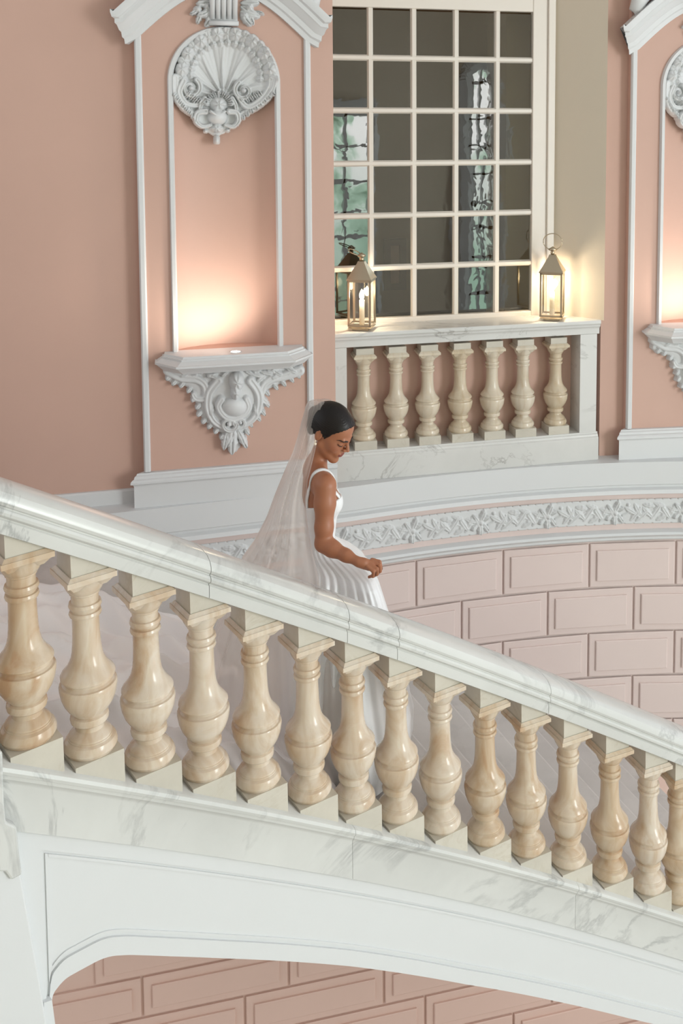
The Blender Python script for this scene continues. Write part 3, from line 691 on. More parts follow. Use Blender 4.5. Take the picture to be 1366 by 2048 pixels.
# ------------------------------------------------------------------ lanterns
def lantern(px, py, rot, label, ring):
    s, _ = G.hit(px, py, -.11); root = empty('candle_lantern', G.P(s, -.11, -1.395), label, 'lantern', 'lanterns on the parapet')
    c = G.P(s, -.11, -1.395); Rm = Matrix.Rotation(rot, 4, 'Z')
    def tb(g, name, mat, smooth=False):
        v = [tuple(Rm @ Vector(p) + Vector(c)) for p in g.v]; return wmesh(name, v, g.f, mat, root, smooth)
    h = .080; t = .0065
    g = Geo(); g.box((-.055, -.055, 0), (.055, .055, .018)); g.box((-h, -h, .018), (h, h, .020)); tb(g, 'base', M['brass'])
    g = Geo()
    for sx in (-1, 1):
        for sy in (-1, 1): g.box((sx*h - t*(sx > 0)*2 + 0, sy*h - t*(sy > 0)*2, .03), (sx*h + t*(sx < 0)*2, sy*h + t*(sy < 0)*2, .345))
    for z in (.03, .333):
        for q in (-1, 1):
            g.box((-h, q*h - (t*1.4 if q > 0 else 0), z), (h, q*h + (t*1.4 if q < 0 else 0), z+.012)); g.box((q*h - (t*1.4 if q > 0 else 0), -h, z), (q*h + (t*1.4 if q < 0 else 0), h, z+.012))
    tb(g, 'frame', M['brass'])
    g = Geo(); g.frustum(0, 0, .345, .353, h+.006, h+.006); g.frustum(0, 0, .353, .462, h+.004, .024); g.frustum(0, 0, .462, .470, .026, .022); tb(g, 'roof', M['brass'])
    g = Geo(); g.lathe([(.012, .47), (.016, .485), (.012, .495), (.026, .502), (.03, .51), (.012, .522), (.004, .528)], 16); tb(g, 'finial', M['brass'], True)
    for sx, sy in ((1, 0), (-1, 0), (0, 1), (0, -1)):
        g = Geo()
        if sx: g.box((sx*(h-.004)-.001, -h+.012, .042), (sx*(h-.004)+.001, h-.012, .334))
        else: g.box((-h+.012, sy*(h-.004)-.001, .042), (h-.012, sy*(h-.004)+.001, .334))
        tb(g, 'glass_pane', M['lglass'])
    g = Geo(); g.lathe([(.018, .03), (.018, .20), (.014, .204)], 20); tb(g, 'candle', plain('ivory_sleeve', srgb(236, 226, 205), .5), True)
    g = Geo(); g.lathe([(.006, .204), (.014, .215), (.018, .232), (.014, .252), (.006, .268), (.001, .276)], 16); tb(g, 'bulb', emit('lantern_bulb', (1, .84, .60, 1), 26), True)
    g = Geo(); r_ = .066; K = 28
    if ring: pts = [(r_*1.02*math.sin(a)*1.0, 0, .505 + .058 - .058*math.cos(a)) for a in np.linspace(.55, 2*math.pi-.55, K)]; pts = [(-.022, 0, .50)] + [pts[0]] + pts[1:-1] + [pts[-1]] + [(.022, 0, .50)]; pts = [(-x if i in (0, len(pts)-1) else x, y, z) for i, (x, y, z) in enumerate(pts)]
    else: pts = [(-.012 - .040 + .040*math.cos(a), r_*math.sin(a)*.9, .512 + .038*(1-math.cos(a))/2) for a in np.linspace(.5, 2*math.pi-.5, K)]
    g.tube(pts, .0034, 8); tb(g, 'handle', M['brass'], True)
    l = bpy.data.lights.new('lantern_light', 'POINT'); l.energy = 15; l.color = (1, .83, .62); l.shadow_soft_size = .025
    o = bpy.data.objects.new('lantern_light', l); COL.objects.link(o); o.location = tuple(Vector(c) + Vector((0, 0, .24)))
    return root
lantern(724, 655, math.radians(-24) + G.rot, 'glowing metal lantern at the left end of the parapet, its handle folded down', False)
lantern(1104, 632, math.radians(-28) + G.rot, 'glowing metal lantern at the right end of the parapet, its ring handle upright', True)
# ------------------------------------------------------------------ stair balustrade curve (plinth front corners), parameter j = baluster index
def Bc(j):
    f = lambda t: np.array([-1.099 + .14365*t + .0000*t*t, 2.9543 + .12437*t - .00214*t*t])
    if j > 14: a = f(14); d = np.array([.14365, .12437 - .00428*14]); return a + d*(j-14)
    return f(j)
def Bt(j): a = Bc(j+.05) - Bc(j-.05); return a/np.linalg.norm(a)
def Cn(j, n):                              # n = offset towards the camera from the centre line
    t = Bt(j); N = np.array([t[1], -t[0]]); return Bc(j) + N*(n - .07)
def curve_hit(px, py, n):
    d = ray(px, py); best = None; prev = None
    for j in np.arange(-4, 18, .1):
        p = Cn(j, n); c = p[0]*d[1] - p[1]*d[0]
        if prev is not None and c*prev <= 0:
            p = Cn(j-.05, n); return j - .05, p[1]/d[1]*d[2]
        prev = c
    return None
PL_PX = [(156,1546),(279,1566),(391,1585),(500,1604),(607,1627),(694,1645),(789,1667),(874,1689),(965,1712),(1050,1734),(1133,1754),(1218,1779),(1298,1808)]
AB_PX = [(145.5,1154),(270.6,1196),(383,1233),(491,1268),(600,1291),(696,1323),(783,1356),(872,1388),(961,1415),(1042,1443.6),(1128,1475.6),(1215.5,1505.6),(1291.5,1539)]
_ph = np.array([curve_hit(x, y, .07) for x, y in PL_PX]); _ah = np.array([curve_hit(x, y, .07) for x, y in AB_PX])
_c = np.polyfit(_ph[:, 0], _ph[:, 1], 2); _jf = np.polyfit(range(13), _ph[:, 0]*.5 + _ah[:, 0]*.5, 2)
print('zb', _c, 'res', np.abs(np.polyval(_c, _ph[:, 0]) - _ph[:, 1]).max(), 'abacus', np.round(_ah[:, 1] - np.polyval(_c, _ah[:, 0]), 3), 'j', np.round(_ph[:, 0], 2), np.round(_ah[:, 0], 2))
def zb(j):
    if j > 14: return zb(14) + (j-14)*(2*_c[0]*14 + _c[1])
    if j < -1: return zb(-1) + (j+1)*(-2*_c[0] + _c[1])
    return float(np.polyval(_c, j))
def sweep_curve(g, prof, j0, j1, zf, n=None, cap=True):
    n = n or max(2, int((j1-j0)*5)); k = len(prof); v = []; f = []
    for i in range(n+1):
        j = j0 + (j1-j0)*i/n
        for a, z in prof: p = Cn(j, a); v.append((p[0], p[1], E + zf(j) + (z if z > -.4 else z + .5 - hcb(j))))
    for i in range(n):
        for q in range(k): f.append((i*k+q, i*k+(q+1) % k, (i+1)*k+(q+1) % k, (i+1)*k+q))
    if cap: f += [tuple(range(k)), tuple(n*k + q for q in range(k))]
    return g.add(v, f)
bal = empty('stair_balustrade', (float(Cn(5, 0)[0]), float(Cn(5, 0)[1]), E + zb(5)), 'veined white marble handrail on honey-coloured stone balusters descending beside the stairs', 'balustrade')
RP = [(-.070, 0), (.072, 0), (.082, .004), (.084, .012), (.084, .046), (.080, .050), (.080, .054), (.090, .058), (.097, .064), (.099, .074), (.095, .082), (.090, .085), (.090, .089), (.097, .094), (.101, .104), (.100, .118), (.092, .134), (.072, .148), (.040, .156), (0, .158), (-.040, .156), (-.072, .148), (-.092, .134), (-.10, .115), (-.097, .09), (-.09, .06), (-.084, .046), (-.082, .004)]
_rp = np.array([curve_hit(x, y, .075) for x, y in [(20, 1075), (87, 1096), (225, 1139), (338, 1173), (451, 1206), (553, 1242), (661, 1272), (743, 1307), (830, 1335), (923, 1365), (1017, 1397), (1094, 1428), (1182, 1462), (1260, 1490), (1347, 1524)]])
_rz = np.polyfit(_rp[:, 0], _rp[:, 1] - [zb(j) for j in _rp[:, 0]], 1)
_cp = np.array([curve_hit(x, y, .08) for x, y in [(36, 1667), (200, 1683), (359, 1700), (520, 1724), (700, 1752), (880, 1795), (1120, 1855), (1366, 1918)]])
_cz = np.polyfit(_cp[:, 0], _cp[:, 1] - [zb(j) for j in _cp[:, 0]], 1)
print('zb rail offset', _rz, 'curb bottom', _cz)
zr = lambda j: zb(j) + _rz[1] + _rz[0]*j
hcb = lambda j: -(_cz[1] + _cz[0]*j)      # curb height
jr = [-3.2, 2.35, 5.35, 6.6, 10.95, 17]
for a, b in zip(jr[:-1], jr[1:]):
    g = Geo(); sweep_curve(g, RP, a + .006, b - .006, zr); autosmooth(g.build('handrail_section', M['marble'], bal), 28)
stm = baluster_mesh('baluster', M['onyx'], -.12, .70)
for k in range(-2, 16):
    jc_ = k + (float(np.interp(k, range(13), _ph[:, 0]*.6 + _ah[:, 0]*.4)) - k if 0 <= k <= 12 else (_ph[0, 0] if k < 0 else _ph[-1, 0] - 12))
    j = jc_ + .37; p = Cn(j, 0); t = Bt(j)
    o = bpy.data.objects.new('baluster', stm); link(o, bal, (p[0], p[1], E + zb(jc_))); a = math.atan2(t[1], t[0])
    ln = .012; sc_ = 1 + .0022*max(0, jc_); o.scale = (1, 1, sc_); o.rotation_euler = (0, -ln, a + random.uniform(-.03, .03))
# ------------------------------------------------------------------ the staircase
st = empty('marble_staircase', (float(Cn(5, 1)[0]), float(Cn(5, 1)[1]), E - 6), 'curved marble staircase with white panelled side and arched opening under the steps', 'stairs')
CP = [(-.12, 0), (.092, 0), (.103, -.006), (.106, -.018), (.102, -.030), (.094, -.034), (.092, -.046), (.084, -.056), (.080, -.066), (.080, -.5), (.06, -.505), (-.12, -.505)]
jc = [-3.2, 5.45, 11.9, 17]
for a, b in zip(jc[:-1], jc[1:]):
    g = Geo(); sweep_curve(g, CP, a + .004, b - .004, zb); autosmooth(g.build('curb', M['marble'], st), 28)
# arch line along the spandrel
arch_px = [(87, 2008), (105, 1987), (133, 1957), (160, 1937), (195, 1918), (225, 1911), (260, 1909), (350, 1912), (450, 1916), (575, 1922), (700, 1932), (820, 1948), (931, 1968), (1030, 1985), (1117, 2003), (1190, 2019), (1258, 2036), (1333, 2054)]
aj = np.array([curve_hit(x, y, .062) for x, y in arch_px])
print('arch', np.round(aj, 2).tolist())
def zarch(j):
    if j <= aj[0, 0]: return aj[0, 1] - (aj[0, 0] - j)*9.0
    if j >= aj[-1, 0]: return aj[-1, 1] + (j - aj[-1, 0])*(aj[-1, 1] - aj[-4, 1])/(aj[-1, 0] - aj[-4, 0])
    return float(np.interp(j, aj[:, 0], aj[:, 1]))
_tj = np.linspace(aj[0, 0] - .2, 6, 600); _tz = np.array([zarch(j) for j in _tj]); _kn = np.hanning(29); _kn /= _kn.sum(); _ts = np.convolve(np.pad(_tz, 14, 'edge'), _kn, 'valid')
_zr = zarch
def zarch(j): return float(np.interp(j, _tj, _ts)) if _tj[0] + .1 < j < 5.8 else _zr(j)
jL = aj[0, 0] - .7
js = np.concatenate([np.linspace(jL, 1.2, 90), np.linspace(1.3, 17, 70)])
def strip(g, js, top, bot, n0, n1):
    """band between z = top(j) and bot(j), from n0 (back) to n1 (front)"""
    v = []; f = []
    for j in js:
        a = Cn(j, n1); b = Cn(j, n0); v += [(a[0], a[1], E+top(j)), (a[0], a[1], E+bot(j)), (b[0], b[1], E+bot(j)), (b[0], b[1], E+top(j))]
    for i in range(len(js)-1):
        for q in range(4): f.append((i*4+q, i*4+(q+1) % 4, (i+1)*4+(q+1) % 4, (i+1)*4+q))
    f += [(0, 1, 2, 3), tuple((len(js)-1)*4 + q for q in range(4))]
    return g.add(v, f)
ztop = lambda j: zb(j) - hcb(j) + .01
jp0 = curve_hit(80, 1730, .062)[0]; print('panel left j', jp0)
g = Geo(); strip(g, js, ztop, zarch, -.20, .055); autosmooth(g.build('spandrel', M['plaster'], st), 30)
g = Geo(); strip(g, js, ztop, lambda j: max(zb(j) - hcb(j) - .060, zarch(j)), .05, .064)
strip(g, js, lambda j: min(zarch(j) + .064, ztop(j)), zarch, .05, .064)
strip(g, np.linspace(jL, jp0, 12), ztop, zarch, .05, .065)
autosmooth(g.build('spandrel_border', M['plaster'], st), 30)
g = Geo(); jj = js[js > jp0 + .10]
strip(g, jj, lambda j: max(zb(j) - hcb(j) - .072, zarch(j) + .08), lambda j: max(zb(j) - hcb(j) - .082, zarch(j) + .08), .05, .060)
strip(g, jj, lambda j: min(zarch(j) + .086, zb(j) - hcb(j) - .08), lambda j: min(zarch(j) + .076, zb(j) - hcb(j) - .09), .05, .060)
strip(g, np.linspace(jp0 + .06, jp0 + .12, 3), lambda j: zb(j) - hcb(j) - .072, lambda j: zarch(j) + .082, .05, .060)
g.build('panel_bead', M['plaster'], st)
# pier at the left: plaster below a worn marble cap
pj0, pz = curve_hit(20, 1700, .12)
pt = Bt(pj0); pn = np.array([pt[1], -pt[0]]); po = Cn(pj0, .10)
PF = Facet(pt[1]/pt[0], po[1] - po[0]*pt[1]/pt[0])
def pier(name, pts, mat, n1):
    q = [PF.hit(x, y, 0) for x, y in pts]; g = Geo()
    g.prism(q, lambda p, t: PF.P(p[0], t, p[1]), n1, -.22); return bevel(g.build(name, mat, st), .006, 2)
pier('pier', [(-260, 1690), (34, 1700), (44, 1760), (62, 1860), (80, 1960), (96, 2060), (120, 2200), (-260, 2200)], M['plaster'], .0)
pier('pier_capital', [(-260, 1490), (3, 1500), (6, 1600), (10, 1640), (31, 1650), (36, 1700), (42, 1745), (20, 1757), (8, 1740), (-260, 1735)], M['marble'], .012)
q = [PF.hit(x, y, -.02) for x, y in ((88, 2006), (104, 2000), (112, 2060), (112, 2200), (86, 2200))]
g = Geo(); g.prism(q, lambda p, t: PF.P(p[0], t, p[1]), -.02, -.3); g.build('arch_springer', M['plaster'], st)
# steps: nosing lines run square to the balustrade as far as the curved wall
def nose(j, inner=-.04):
    t = Bt(j); d = np.array([-t[1], t[0]]); p = Cn(j, inner)
    for L in np.arange(.3, 6, .02):
        q = p + d*L; r = math.hypot(*(q - CC)); ph = math.atan2(CC[0]-q[0], q[1]-CC[1])
        lim = RW + .01 if ph < PH0 else None
        if lim and r > lim: break
        if lim is None:
            a = cylP(PH0, RW, 0); 
            if q[1] - a[1] > .316*(q[0] - a[0]) + .03: break
    return p, p + d*L
ST = 1.33
def zstep(j): return zb(j) - .05
jn = np.arange(-9.3, 21.5, ST)
for a in jn:
    p0, q0 = nose(a); p1, q1 = nose(a + ST); z = zstep(a + ST)*1.0 - .0; z = zstep(a + ST)
    pe, qe = nose(a + ST + .10); g = Geo(); tk = .34
    # solid step and, projecting in front, a rounded nosing slab
    poly = [p0, p1, q1, q0]
    g.prism(poly, lambda p, t: np.array([p[0], p[1], t]), E + z - tk, E + z - .034); g.prism([p0, pe, qe, q0], lambda p, t: np.array([p[0], p[1], t]), E + z - .034, E + z)
    o = bevel(g.build('step', M['tread'], st), .014, 3)
# ------------------------------------------------------------------ hall: ceiling, floor, tall windows on the other side (they light the stairs and show in the panes), and an added side window
g = Geo(); g.box((-9, -4.4, E+4.2), (12, 10.5, E+4.4)); g.build('ceiling', M['plaster'], kind='structure')
g = Geo(); g.box((-9, -4.4, -.2), (12, 10.5, 0)); g.build('floor', M['tread'], kind='structure')
def day_mat():
    m, N, L, Pn = new_mat('daylight_through_leaves'); v = coords(N, L)
    n = noise_node(N, L, .9, 5, .6, .4, v); r = ramp(N, [(.38, (.10, .17, .11, 1)), (.47, (.45, .62, .50, 1)), (.55, (1, 1, 1, 1))]); L.new(n.outputs[0], r.inputs[0])
    sp = N.new('ShaderNodeSeparateXYZ'); L.new(v, sp.inputs[0]); mp = N.new('ShaderNodeMapRange'); mp.inputs[1].default_value = E - 3.2; mp.inputs[2].default_value = E - .2; L.new(sp.outputs[2], mp.inputs[0])
    mx = N.new('ShaderNodeMixRGB'); mx.inputs[1].default_value = (.34, .50, .40, 1); L.new(mp.outputs[0], mx.inputs[0]); L.new(r.outputs[0], mx.inputs[2])
    Pn.inputs['Base Color'].default_value = (0, 0, 0, 1); L.new(mx.outputs[0], Pn.inputs['Emission Color']); Pn.inputs['Emission Strength'].default_value = 5.0
    return m
DAY = day_mat()
def hall_window(idx, x0, x1, z0, zs, arched, y=-4.2):
    root = empty('window_%d' % idx, ((x0+x1)/2, y, E+z0), None, None, kind='structure'); r = (x1-x0)/2; c = (x0+x1)/2
    pts = [(x0, z0), (x1, z0), (x1, zs)] + ([(c + r*math.cos(t), zs + r*math.sin(t)) for t in np.linspace(.1, math.pi-.1, 22)] if arched else []) + [(x0, zs)]
    g = Geo(); g.prism(pts, lambda p, t: np.array([p[0], t, E+p[1]]), y, y+.02); g.build('pane', DAY, root)
    g = Geo(); zt = zs + (r if arched else 0)
    for k in range(1, 4):
        x = x0 + (x1-x0)*k/4; h = zs + (math.sqrt(max(0, r*r-(x-c)**2)) if arched else 0); g.box((x-.03, y+.02, E+z0), (x+.03, y+.08, E+h))
    z = z0 + .6
    while z < zs: g.box((x0, y+.02, E+z-.03), (x1, y+.08, E+z+.03)); z += .6
    g.build('glazing_bars', M['plaster'], root)
    g = Geo(); w = .30
    for i in range(len(pts)):
        a, b = pts[i], pts[(i+1) % len(pts)]; m = Vector((c, z0 + (zs-z0)*.5)); 
        g.tube([(a[0], y+.06, E+a[1]), (b[0], y+.06, E+b[1])], w/2, 6)
    g.build('architrave', M['plaster'], root)
    return root
hall_window(2, 2.2, 4.7, -5.2, .35, False); hall_window(3, 6.85, 7.65, -5.2, .8, True)
added_window = hall_window(4, -1.7, 1.7, -3.3, 2.0, False); added_window.location = (9.6, -.9, E-3.3); added_window.rotation_euler = (0, 0, math.pi/2)  # made-up window, added behind the area light to stand as its source
g = Geo(); g.box((-9, -4.6, 0), (12, -4.22, E+4.2)); g.build('wall_hall', M['cream'], kind='structure')
# ------------------------------------------------------------------ the bride
Y0 = 4.25
def J(px, py, dy=0): return at_depth(px, py, Y0 + dy)
def proj(p):
    p = np.asarray(p, float) - np.array([0, 0, E]); c, s = math.cos(TH), math.sin(TH)
    w = p[..., 1]*c - p[..., 2]*s; u = p[..., 0]/w; v = -(p[..., 1]*s + p[..., 2]*c)/w
    return CX + F*u, CY + F*v
FLOOR = E + zstep(6.9)
print('floor', FLOOR - E, 'proj feet', proj(np.array([-.5, Y0, FLOOR])))
class Field:
    def __init__(s, xs, ys, zs):
        s.xs, s.ys, s.zs = [np.asarray(a, np.float32) for a in (xs, ys, zs)]; s.D = np.full((len(xs), len(ys), len(zs)), .5, np.float32)
    def _box(s, lo, hi):
        r = []
        for a, l, h in zip((s.xs, s.ys, s.zs), lo, hi): r.append(slice(max(0, np.searchsorted(a, l)), max(1, np.searchsorted(a, h))))
        return tuple(r), s.xs[r[0]][:, None, None], s.ys[r[1]][None, :, None], s.zs[r[2]][None, None, :]
    def blend(s, sl, d, k, sub=False):
        D = s.D[sl]
        if D.size == 0: return
        if sub:
            d = -d; h = np.clip(.5 - .5*(D - d)/k, 0, 1) if k else (d > D)*1.; s.D[sl] = D*(1-h) + d*h + k*h*(1-h)
        else:
            h = np.clip(.5 + .5*(d - D)/k, 0, 1); s.D[sl] = d*(1-h) + D*h - k*h*(1-h)
    def cone(s, a, b, ra, rb, k=.015, pad=.05):
        a = np.asarray(a, np.float32); b = np.asarray(b, np.float32); R_ = max(ra, rb) + pad
        sl, X, Y, Z = s._box(np.minimum(a, b) - R_, np.maximum(a, b) + R_); ab = b - a; L2 = float(ab @ ab) + 1e-12
        t = np.clip(((X-a[0])*ab[0] + (Y-a[1])*ab[1] + (Z-a[2])*ab[2])/L2, 0, 1)
        d = np.sqrt((X-a[0]-t*ab[0])**2 + (Y-a[1]-t*ab[1])**2 + (Z-a[2]-t*ab[2])**2) - (ra + (rb-ra)*t); s.blend(sl, d, k)
    def ell(s, c, r, Rm=None, k=.015, pad=.05, sub=False):
        c = np.asarray(c, np.float32); R_ = max(r) + pad; sl, X, Y, Z = s._box(c - R_, c + R_); x, y, z = X-c[0], Y-c[1], Z-c[2]
        if Rm is not None: x, y, z = [Rm[0][i]*x + Rm[1][i]*y + Rm[2][i]*z for i in range(3)]
        k0 = np.sqrt((x/r[0])**2 + (y/r[1])**2 + (z/r[2])**2); k1 = np.sqrt((x/r[0]**2)**2 + (y/r[1]**2)**2 + (z/r[2]**2)**2) + 1e-6
        s.blend(sl, k0*(k0-1)/k1, k, sub)
    def sample(s, P):
        idx = []; fr = []
        for q, a in enumerate((s.xs, s.ys, s.zs)):
            i = np.clip(np.searchsorted(a, P[:, q]) - 1, 0, len(a)-2); idx.append(i); fr.append(np.clip((P[:, q]-a[i])/(a[i+1]-a[i]), 0, 1))
        out = 0
        for a in (0, 1):
            for b in (0, 1):
                for c in (0, 1):
                    out = out + s.D[idx[0]+a, idx[1]+b, idx[2]+c]*(fr[0] if a else 1-fr[0])*(fr[1] if b else 1-fr[1])*(fr[2] if c else 1-fr[2])
        return out
    def project(s, P, off=0, it=12):
        P = np.array(P, float); e = .004
        for _ in range(it):
            d = s.sample(P) - off; g = np.stack([s.sample(P + np.eye(3)[q]*e) - s.sample(P - np.eye(3)[q]*e) for q in range(3)], 1)/(2*e)
            g /= np.linalg.norm(g, axis=1, keepdims=True) + 1e-6; P = P - g*np.clip(d, -.02, .02)[:, None]
        return P
    def nets(s):
        D = s.D; S = D < 0; nx, ny, nz = D.shape
        c = np.zeros((nx-1, ny-1, nz-1), np.uint8)
        for a in (0, 1):
            for b in (0, 1):
                for q in (0, 1): c += S[a:nx-1+a, b:ny-1+b, q:nz-1+q]
        I, Jc, K = np.nonzero((c > 0) & (c < 8)); n = len(I); idx = np.full(c.shape, -1, np.int32); idx[I, Jc, K] = np.arange(n)
        acc = np.zeros((n, 3)); cnt = np.zeros(n)
        cor = [(a, b, q) for a in (0, 1) for b in (0, 1) for q in (0, 1)]
        pos = lambda a, b, q: np.stack([s.xs[I+a], s.ys[Jc+b], s.zs[K+q]], 1).astype(float)
        for u in cor:
            for v in cor:
                if sum(abs(x-y) for x, y in zip(u, v)) == 1 and u < v:
                    du = D[I+u[0], Jc+u[1], K+u[2]]; dv = D[I+v[0], Jc+v[1], K+v[2]]; m = (du < 0) != (dv < 0)
                    t = np.where(m, du/(du - dv + 1e-12), 0)[:, None]; acc += np.where(m[:, None], pos(*u)*(1-t) + pos(*v)*t, 0); cnt += m
        V = acc/cnt[:, None]; Fs = []
        for ax in range(3):
            sl0 = [slice(1, -1)]*3; sl0[ax] = slice(0, -1); sl1 = list(sl0); sl1[ax] = slice(1, None)
            a = S[tuple(sl0)]; b = S[tuple(sl1)]; i, j, k = np.nonzero(a != b); o = [0 if q == ax else 1 for q in range(3)]
            i, j, k = i+o[0], j+o[1], k+o[2]; p = [i, j, k]; flip = ~S[i, j, k]
            u, v = [(1, 2), (2, 0), (0, 1)][ax]
            def cell(du, dv):
                q = [x.copy() for x in p]; q[u] = q[u] - du; q[v] = q[v] - dv; return idx[q[0], q[1], q[2]]
            quad = np.stack([cell(1, 1), cell(0, 1), cell(0, 0), cell(1, 0)], 1); quad[flip] = quad[flip][:, ::-1]; Fs.append(quad)
        Fq = np.concatenate(Fs); return V, Fq[(Fq >= 0).all(1)]
# head frame
YAW = math.radians(-22); PIT = math.radians(28)
h_ = np.array([math.cos(YAW), math.sin(YAW), 0]); up0 = np.array([0, 0, 1.])
fw = math.cos(PIT)*h_ - math.sin(PIT)*up0; up_ = math.sin(PIT)*h_ + math.cos(PIT)*up0; lf = np.cross(up_, fw)
HR = np.stack([fw, lf, up_])            # rows = local axes in world
Hc = J(661, 861, -.03)
def HL(x, y, z): return Hc + fw*x + lf*y + up_*z
Rc = [[HR[j][i] for j in range(3)] for i in range(3)]   # Rc[i][j]: world comp i of local axis j
zf = FLOOR + .03
top = J(655, 795)[2]
xs = np.arange(J(597, 1000)[0], J(772, 1100)[0], .0036); 
ys = np.concatenate([np.arange(Y0 - .31, Y0 - .13, .004), np.arange(Y0 - .13, Y0 + .09, .0032), np.arange(Y0 + .09, Y0 + .27, .006)])
zs_ = np.concatenate([np.arange(zf - .02, J(650, 1165)[2], .014), np.arange(J(650, 1165)[2], J(650, 940)[2], .0040), np.arange(J(650, 940)[2], top, .0029)])
fb = Field(xs, ys, zs_)
S_r = J(651, 972, -.148); E_r = J(647, 1087, -.175); W_r = J(717, 1124, -.245); S_l = J(640, 970, .150)
# torso
fb.ell(J(642, 1003, 0), (.066, .118, .14), k=.02); fb.ell(J(641, 1062, 0), (.056, .100, .12), k=.03)
fb.ell(J(640, 1125, 0), (.054, .105, .12), k=.03)
fb.cone(J(645, 972, -.105), J(637, 972, .11), .050, .050, k=.03)
fb.cone(J(628, 945, -.0), J(634, 985, -.02), .045, .06, k=.04)
fb.ell(J(663, 1004, -.062), (.042, .050, .052), k=.03); fb.ell(J(661, 1004, .065), (.042, .050, .052), k=.03)
torso = Field(xs, ys, zs_); torso.D = fb.D.copy()
for sg, Sh in ((-1, S_r), (1, S_l)):
    fb.cone(J(630, 932, sg*.02), Sh + np.array([-.005, -sg*.015, .012]), .036, .034, k=.03)
fb.cone(J(629, 936, 0), J(645, 893, -.015), .041, .038, k=.03)
# legs down to the shoes
for sg, kx in ((-1, .05), (1, -.01)):
    a = J(650, 1140, sg*.07); kn = np.array([a[0] + kx, a[1], zf + .48]); an = np.array([a[0] + kx*.4, a[1], zf + .09])
    fb.cone(a, kn, .060, .048, k=.03); fb.cone(kn, an, .050, .030, k=.02); fb.cone(an - [0, 0, .02], an + np.array([.11, 0, -.075]), .030, .022, k=.02); fb.ell(an + [-.01, 0, -.06], (.028, .026, .035), k=.02)
# arms
def limb(f, pts, k): 
    for (a, ra), (b, rb) in zip(pts[:-1], pts[1:]): f.cone(a, b, ra, rb, k=k)
mid = lambda a, b, t: a + (b-a)*t
limb(fb, [(S_r, .046), (mid(S_r, E_r, .3), .0435), (mid(S_r, E_r, .72), .037), (E_r, .034), (mid(E_r, W_r, .25) + [0, 0, -.002], .0335), (mid(E_r, W_r, .65), .0245), (W_r, .0178)], .02)
E_l = J(652, 1085, .19); W_l = J(672, 1150, .13)
limb(fb, [(S_l, .048), (mid(S_l, E_l, .4), .044), (E_l, .036), (mid(E_l, W_l, .3), .034), (W_l, .02)], .02)
fb.ell(mid(E_l, W_l, 1.25), (.03, .016, .04), k=.01)
# right hand closed on the skirt
D0 = -.245
limb(fb, [(W_r, .0185), (J(727, 1126, D0), .0185), (J(741, 1128, D0+.01), .0175)], .012); limb(fb, [(J(722, 1127, D0+.01), .017), (J(738, 1134, D0+.0), .0155)], .012)
fing = [[(744, 1120, .030), (759, 1124, .026), (762, 1137, .030), (754, 1145, .040)], [(744, 1124, .010), (759, 1130, .002), (760, 1142, .008), (751, 1149, .020)],
        [(741, 1130, -.008), (754, 1138, -.018), (754, 1148, -.010), (745, 1153, .002)], [(735, 1134, -.018), (747, 1143, -.030), (746, 1151, -.024), (738, 1154, -.012)]]
for q, rr_ in zip(fing, (.0088, .0090, .0086, .0076)):
    p = [J(a, b, D0 + c) for a, b, c in q]
    for i in range(3): fb.cone(p[i], p[i+1], rr_*(1.08 - .08*i), rr_*(1 - .08*i), k=.0025 if i else .006, pad=.02)
p = [J(724, 1122, D0+.03), J(737, 1129, D0+.055), J(748, 1138, D0+.06), J(754, 1145, D0+.05)]
for i in range(3): fb.cone(p[i], p[i+1], (.013, .0105, .009)[i], (.0105, .009, .0075)[i], k=.006, pad=.02)
# head
e = lambda x, y, z, r, k=.012, sub=False: fb.ell(HL(x, y, z), r, Rc, k, sub=sub)
e(-.012, 0, .030, (.094, .073, .086)); e(.028, 0, -.018, (.060, .056, .082), .02); e(.045, 0, .042, (.043, .054, .048), .02)
for s_ in (-1, 1):
    fb.cone(HL(-.002, s_*.046, -.052), HL(.066, s_*.008, -.100), .018, .016, k=.022); e(.053, s_*.034, -.032, (.026, .023, .027), .02)
e(.071, 0, -.100, (.019, .019, .016), .012); e(.076, 0, -.062, (.018, .027, .022), .015)
fb.cone(HL(.083, -.034, .013), HL(.088, 0, .010), .008, .008, k=.012); fb.cone(HL(.083, .034, .013), HL(.088, 0, .010), .008, .008, k=.012)
fb.cone(HL(.085, 0, .008), HL(.109, 0, -.030), .0068, .0088, k=.008)
for s_ in (-1, 1):
    e(.098, s_*.0105, -.035, (.010, .007, .0068), .005)
    e(.099, s_*.033, -.005, (.017, .016, .010), .008, True); e(.0735, s_*.0325, -.005, (.0145, .0150, .0125), .004)
e(.0925, 0, -.0595, (.0085, .020, .0046), .003); e(.0905, 0, -.0690, (.0085, .017, .0055), .003); e(.106, 0, -.0642, (.012, .020, .0012), .002, True)
for s_ in (-1, 1):
    e(-.016, s_*.071, -.006, (.017, .0085, .031), .006); e(-.013, s_*.081, -.002, (.0095, .006, .019), .004, True)
V, Fq = fb.nets()
print('body', len(V), len(Fq))
me = raw_mesh('body', V, Fq, None, True)
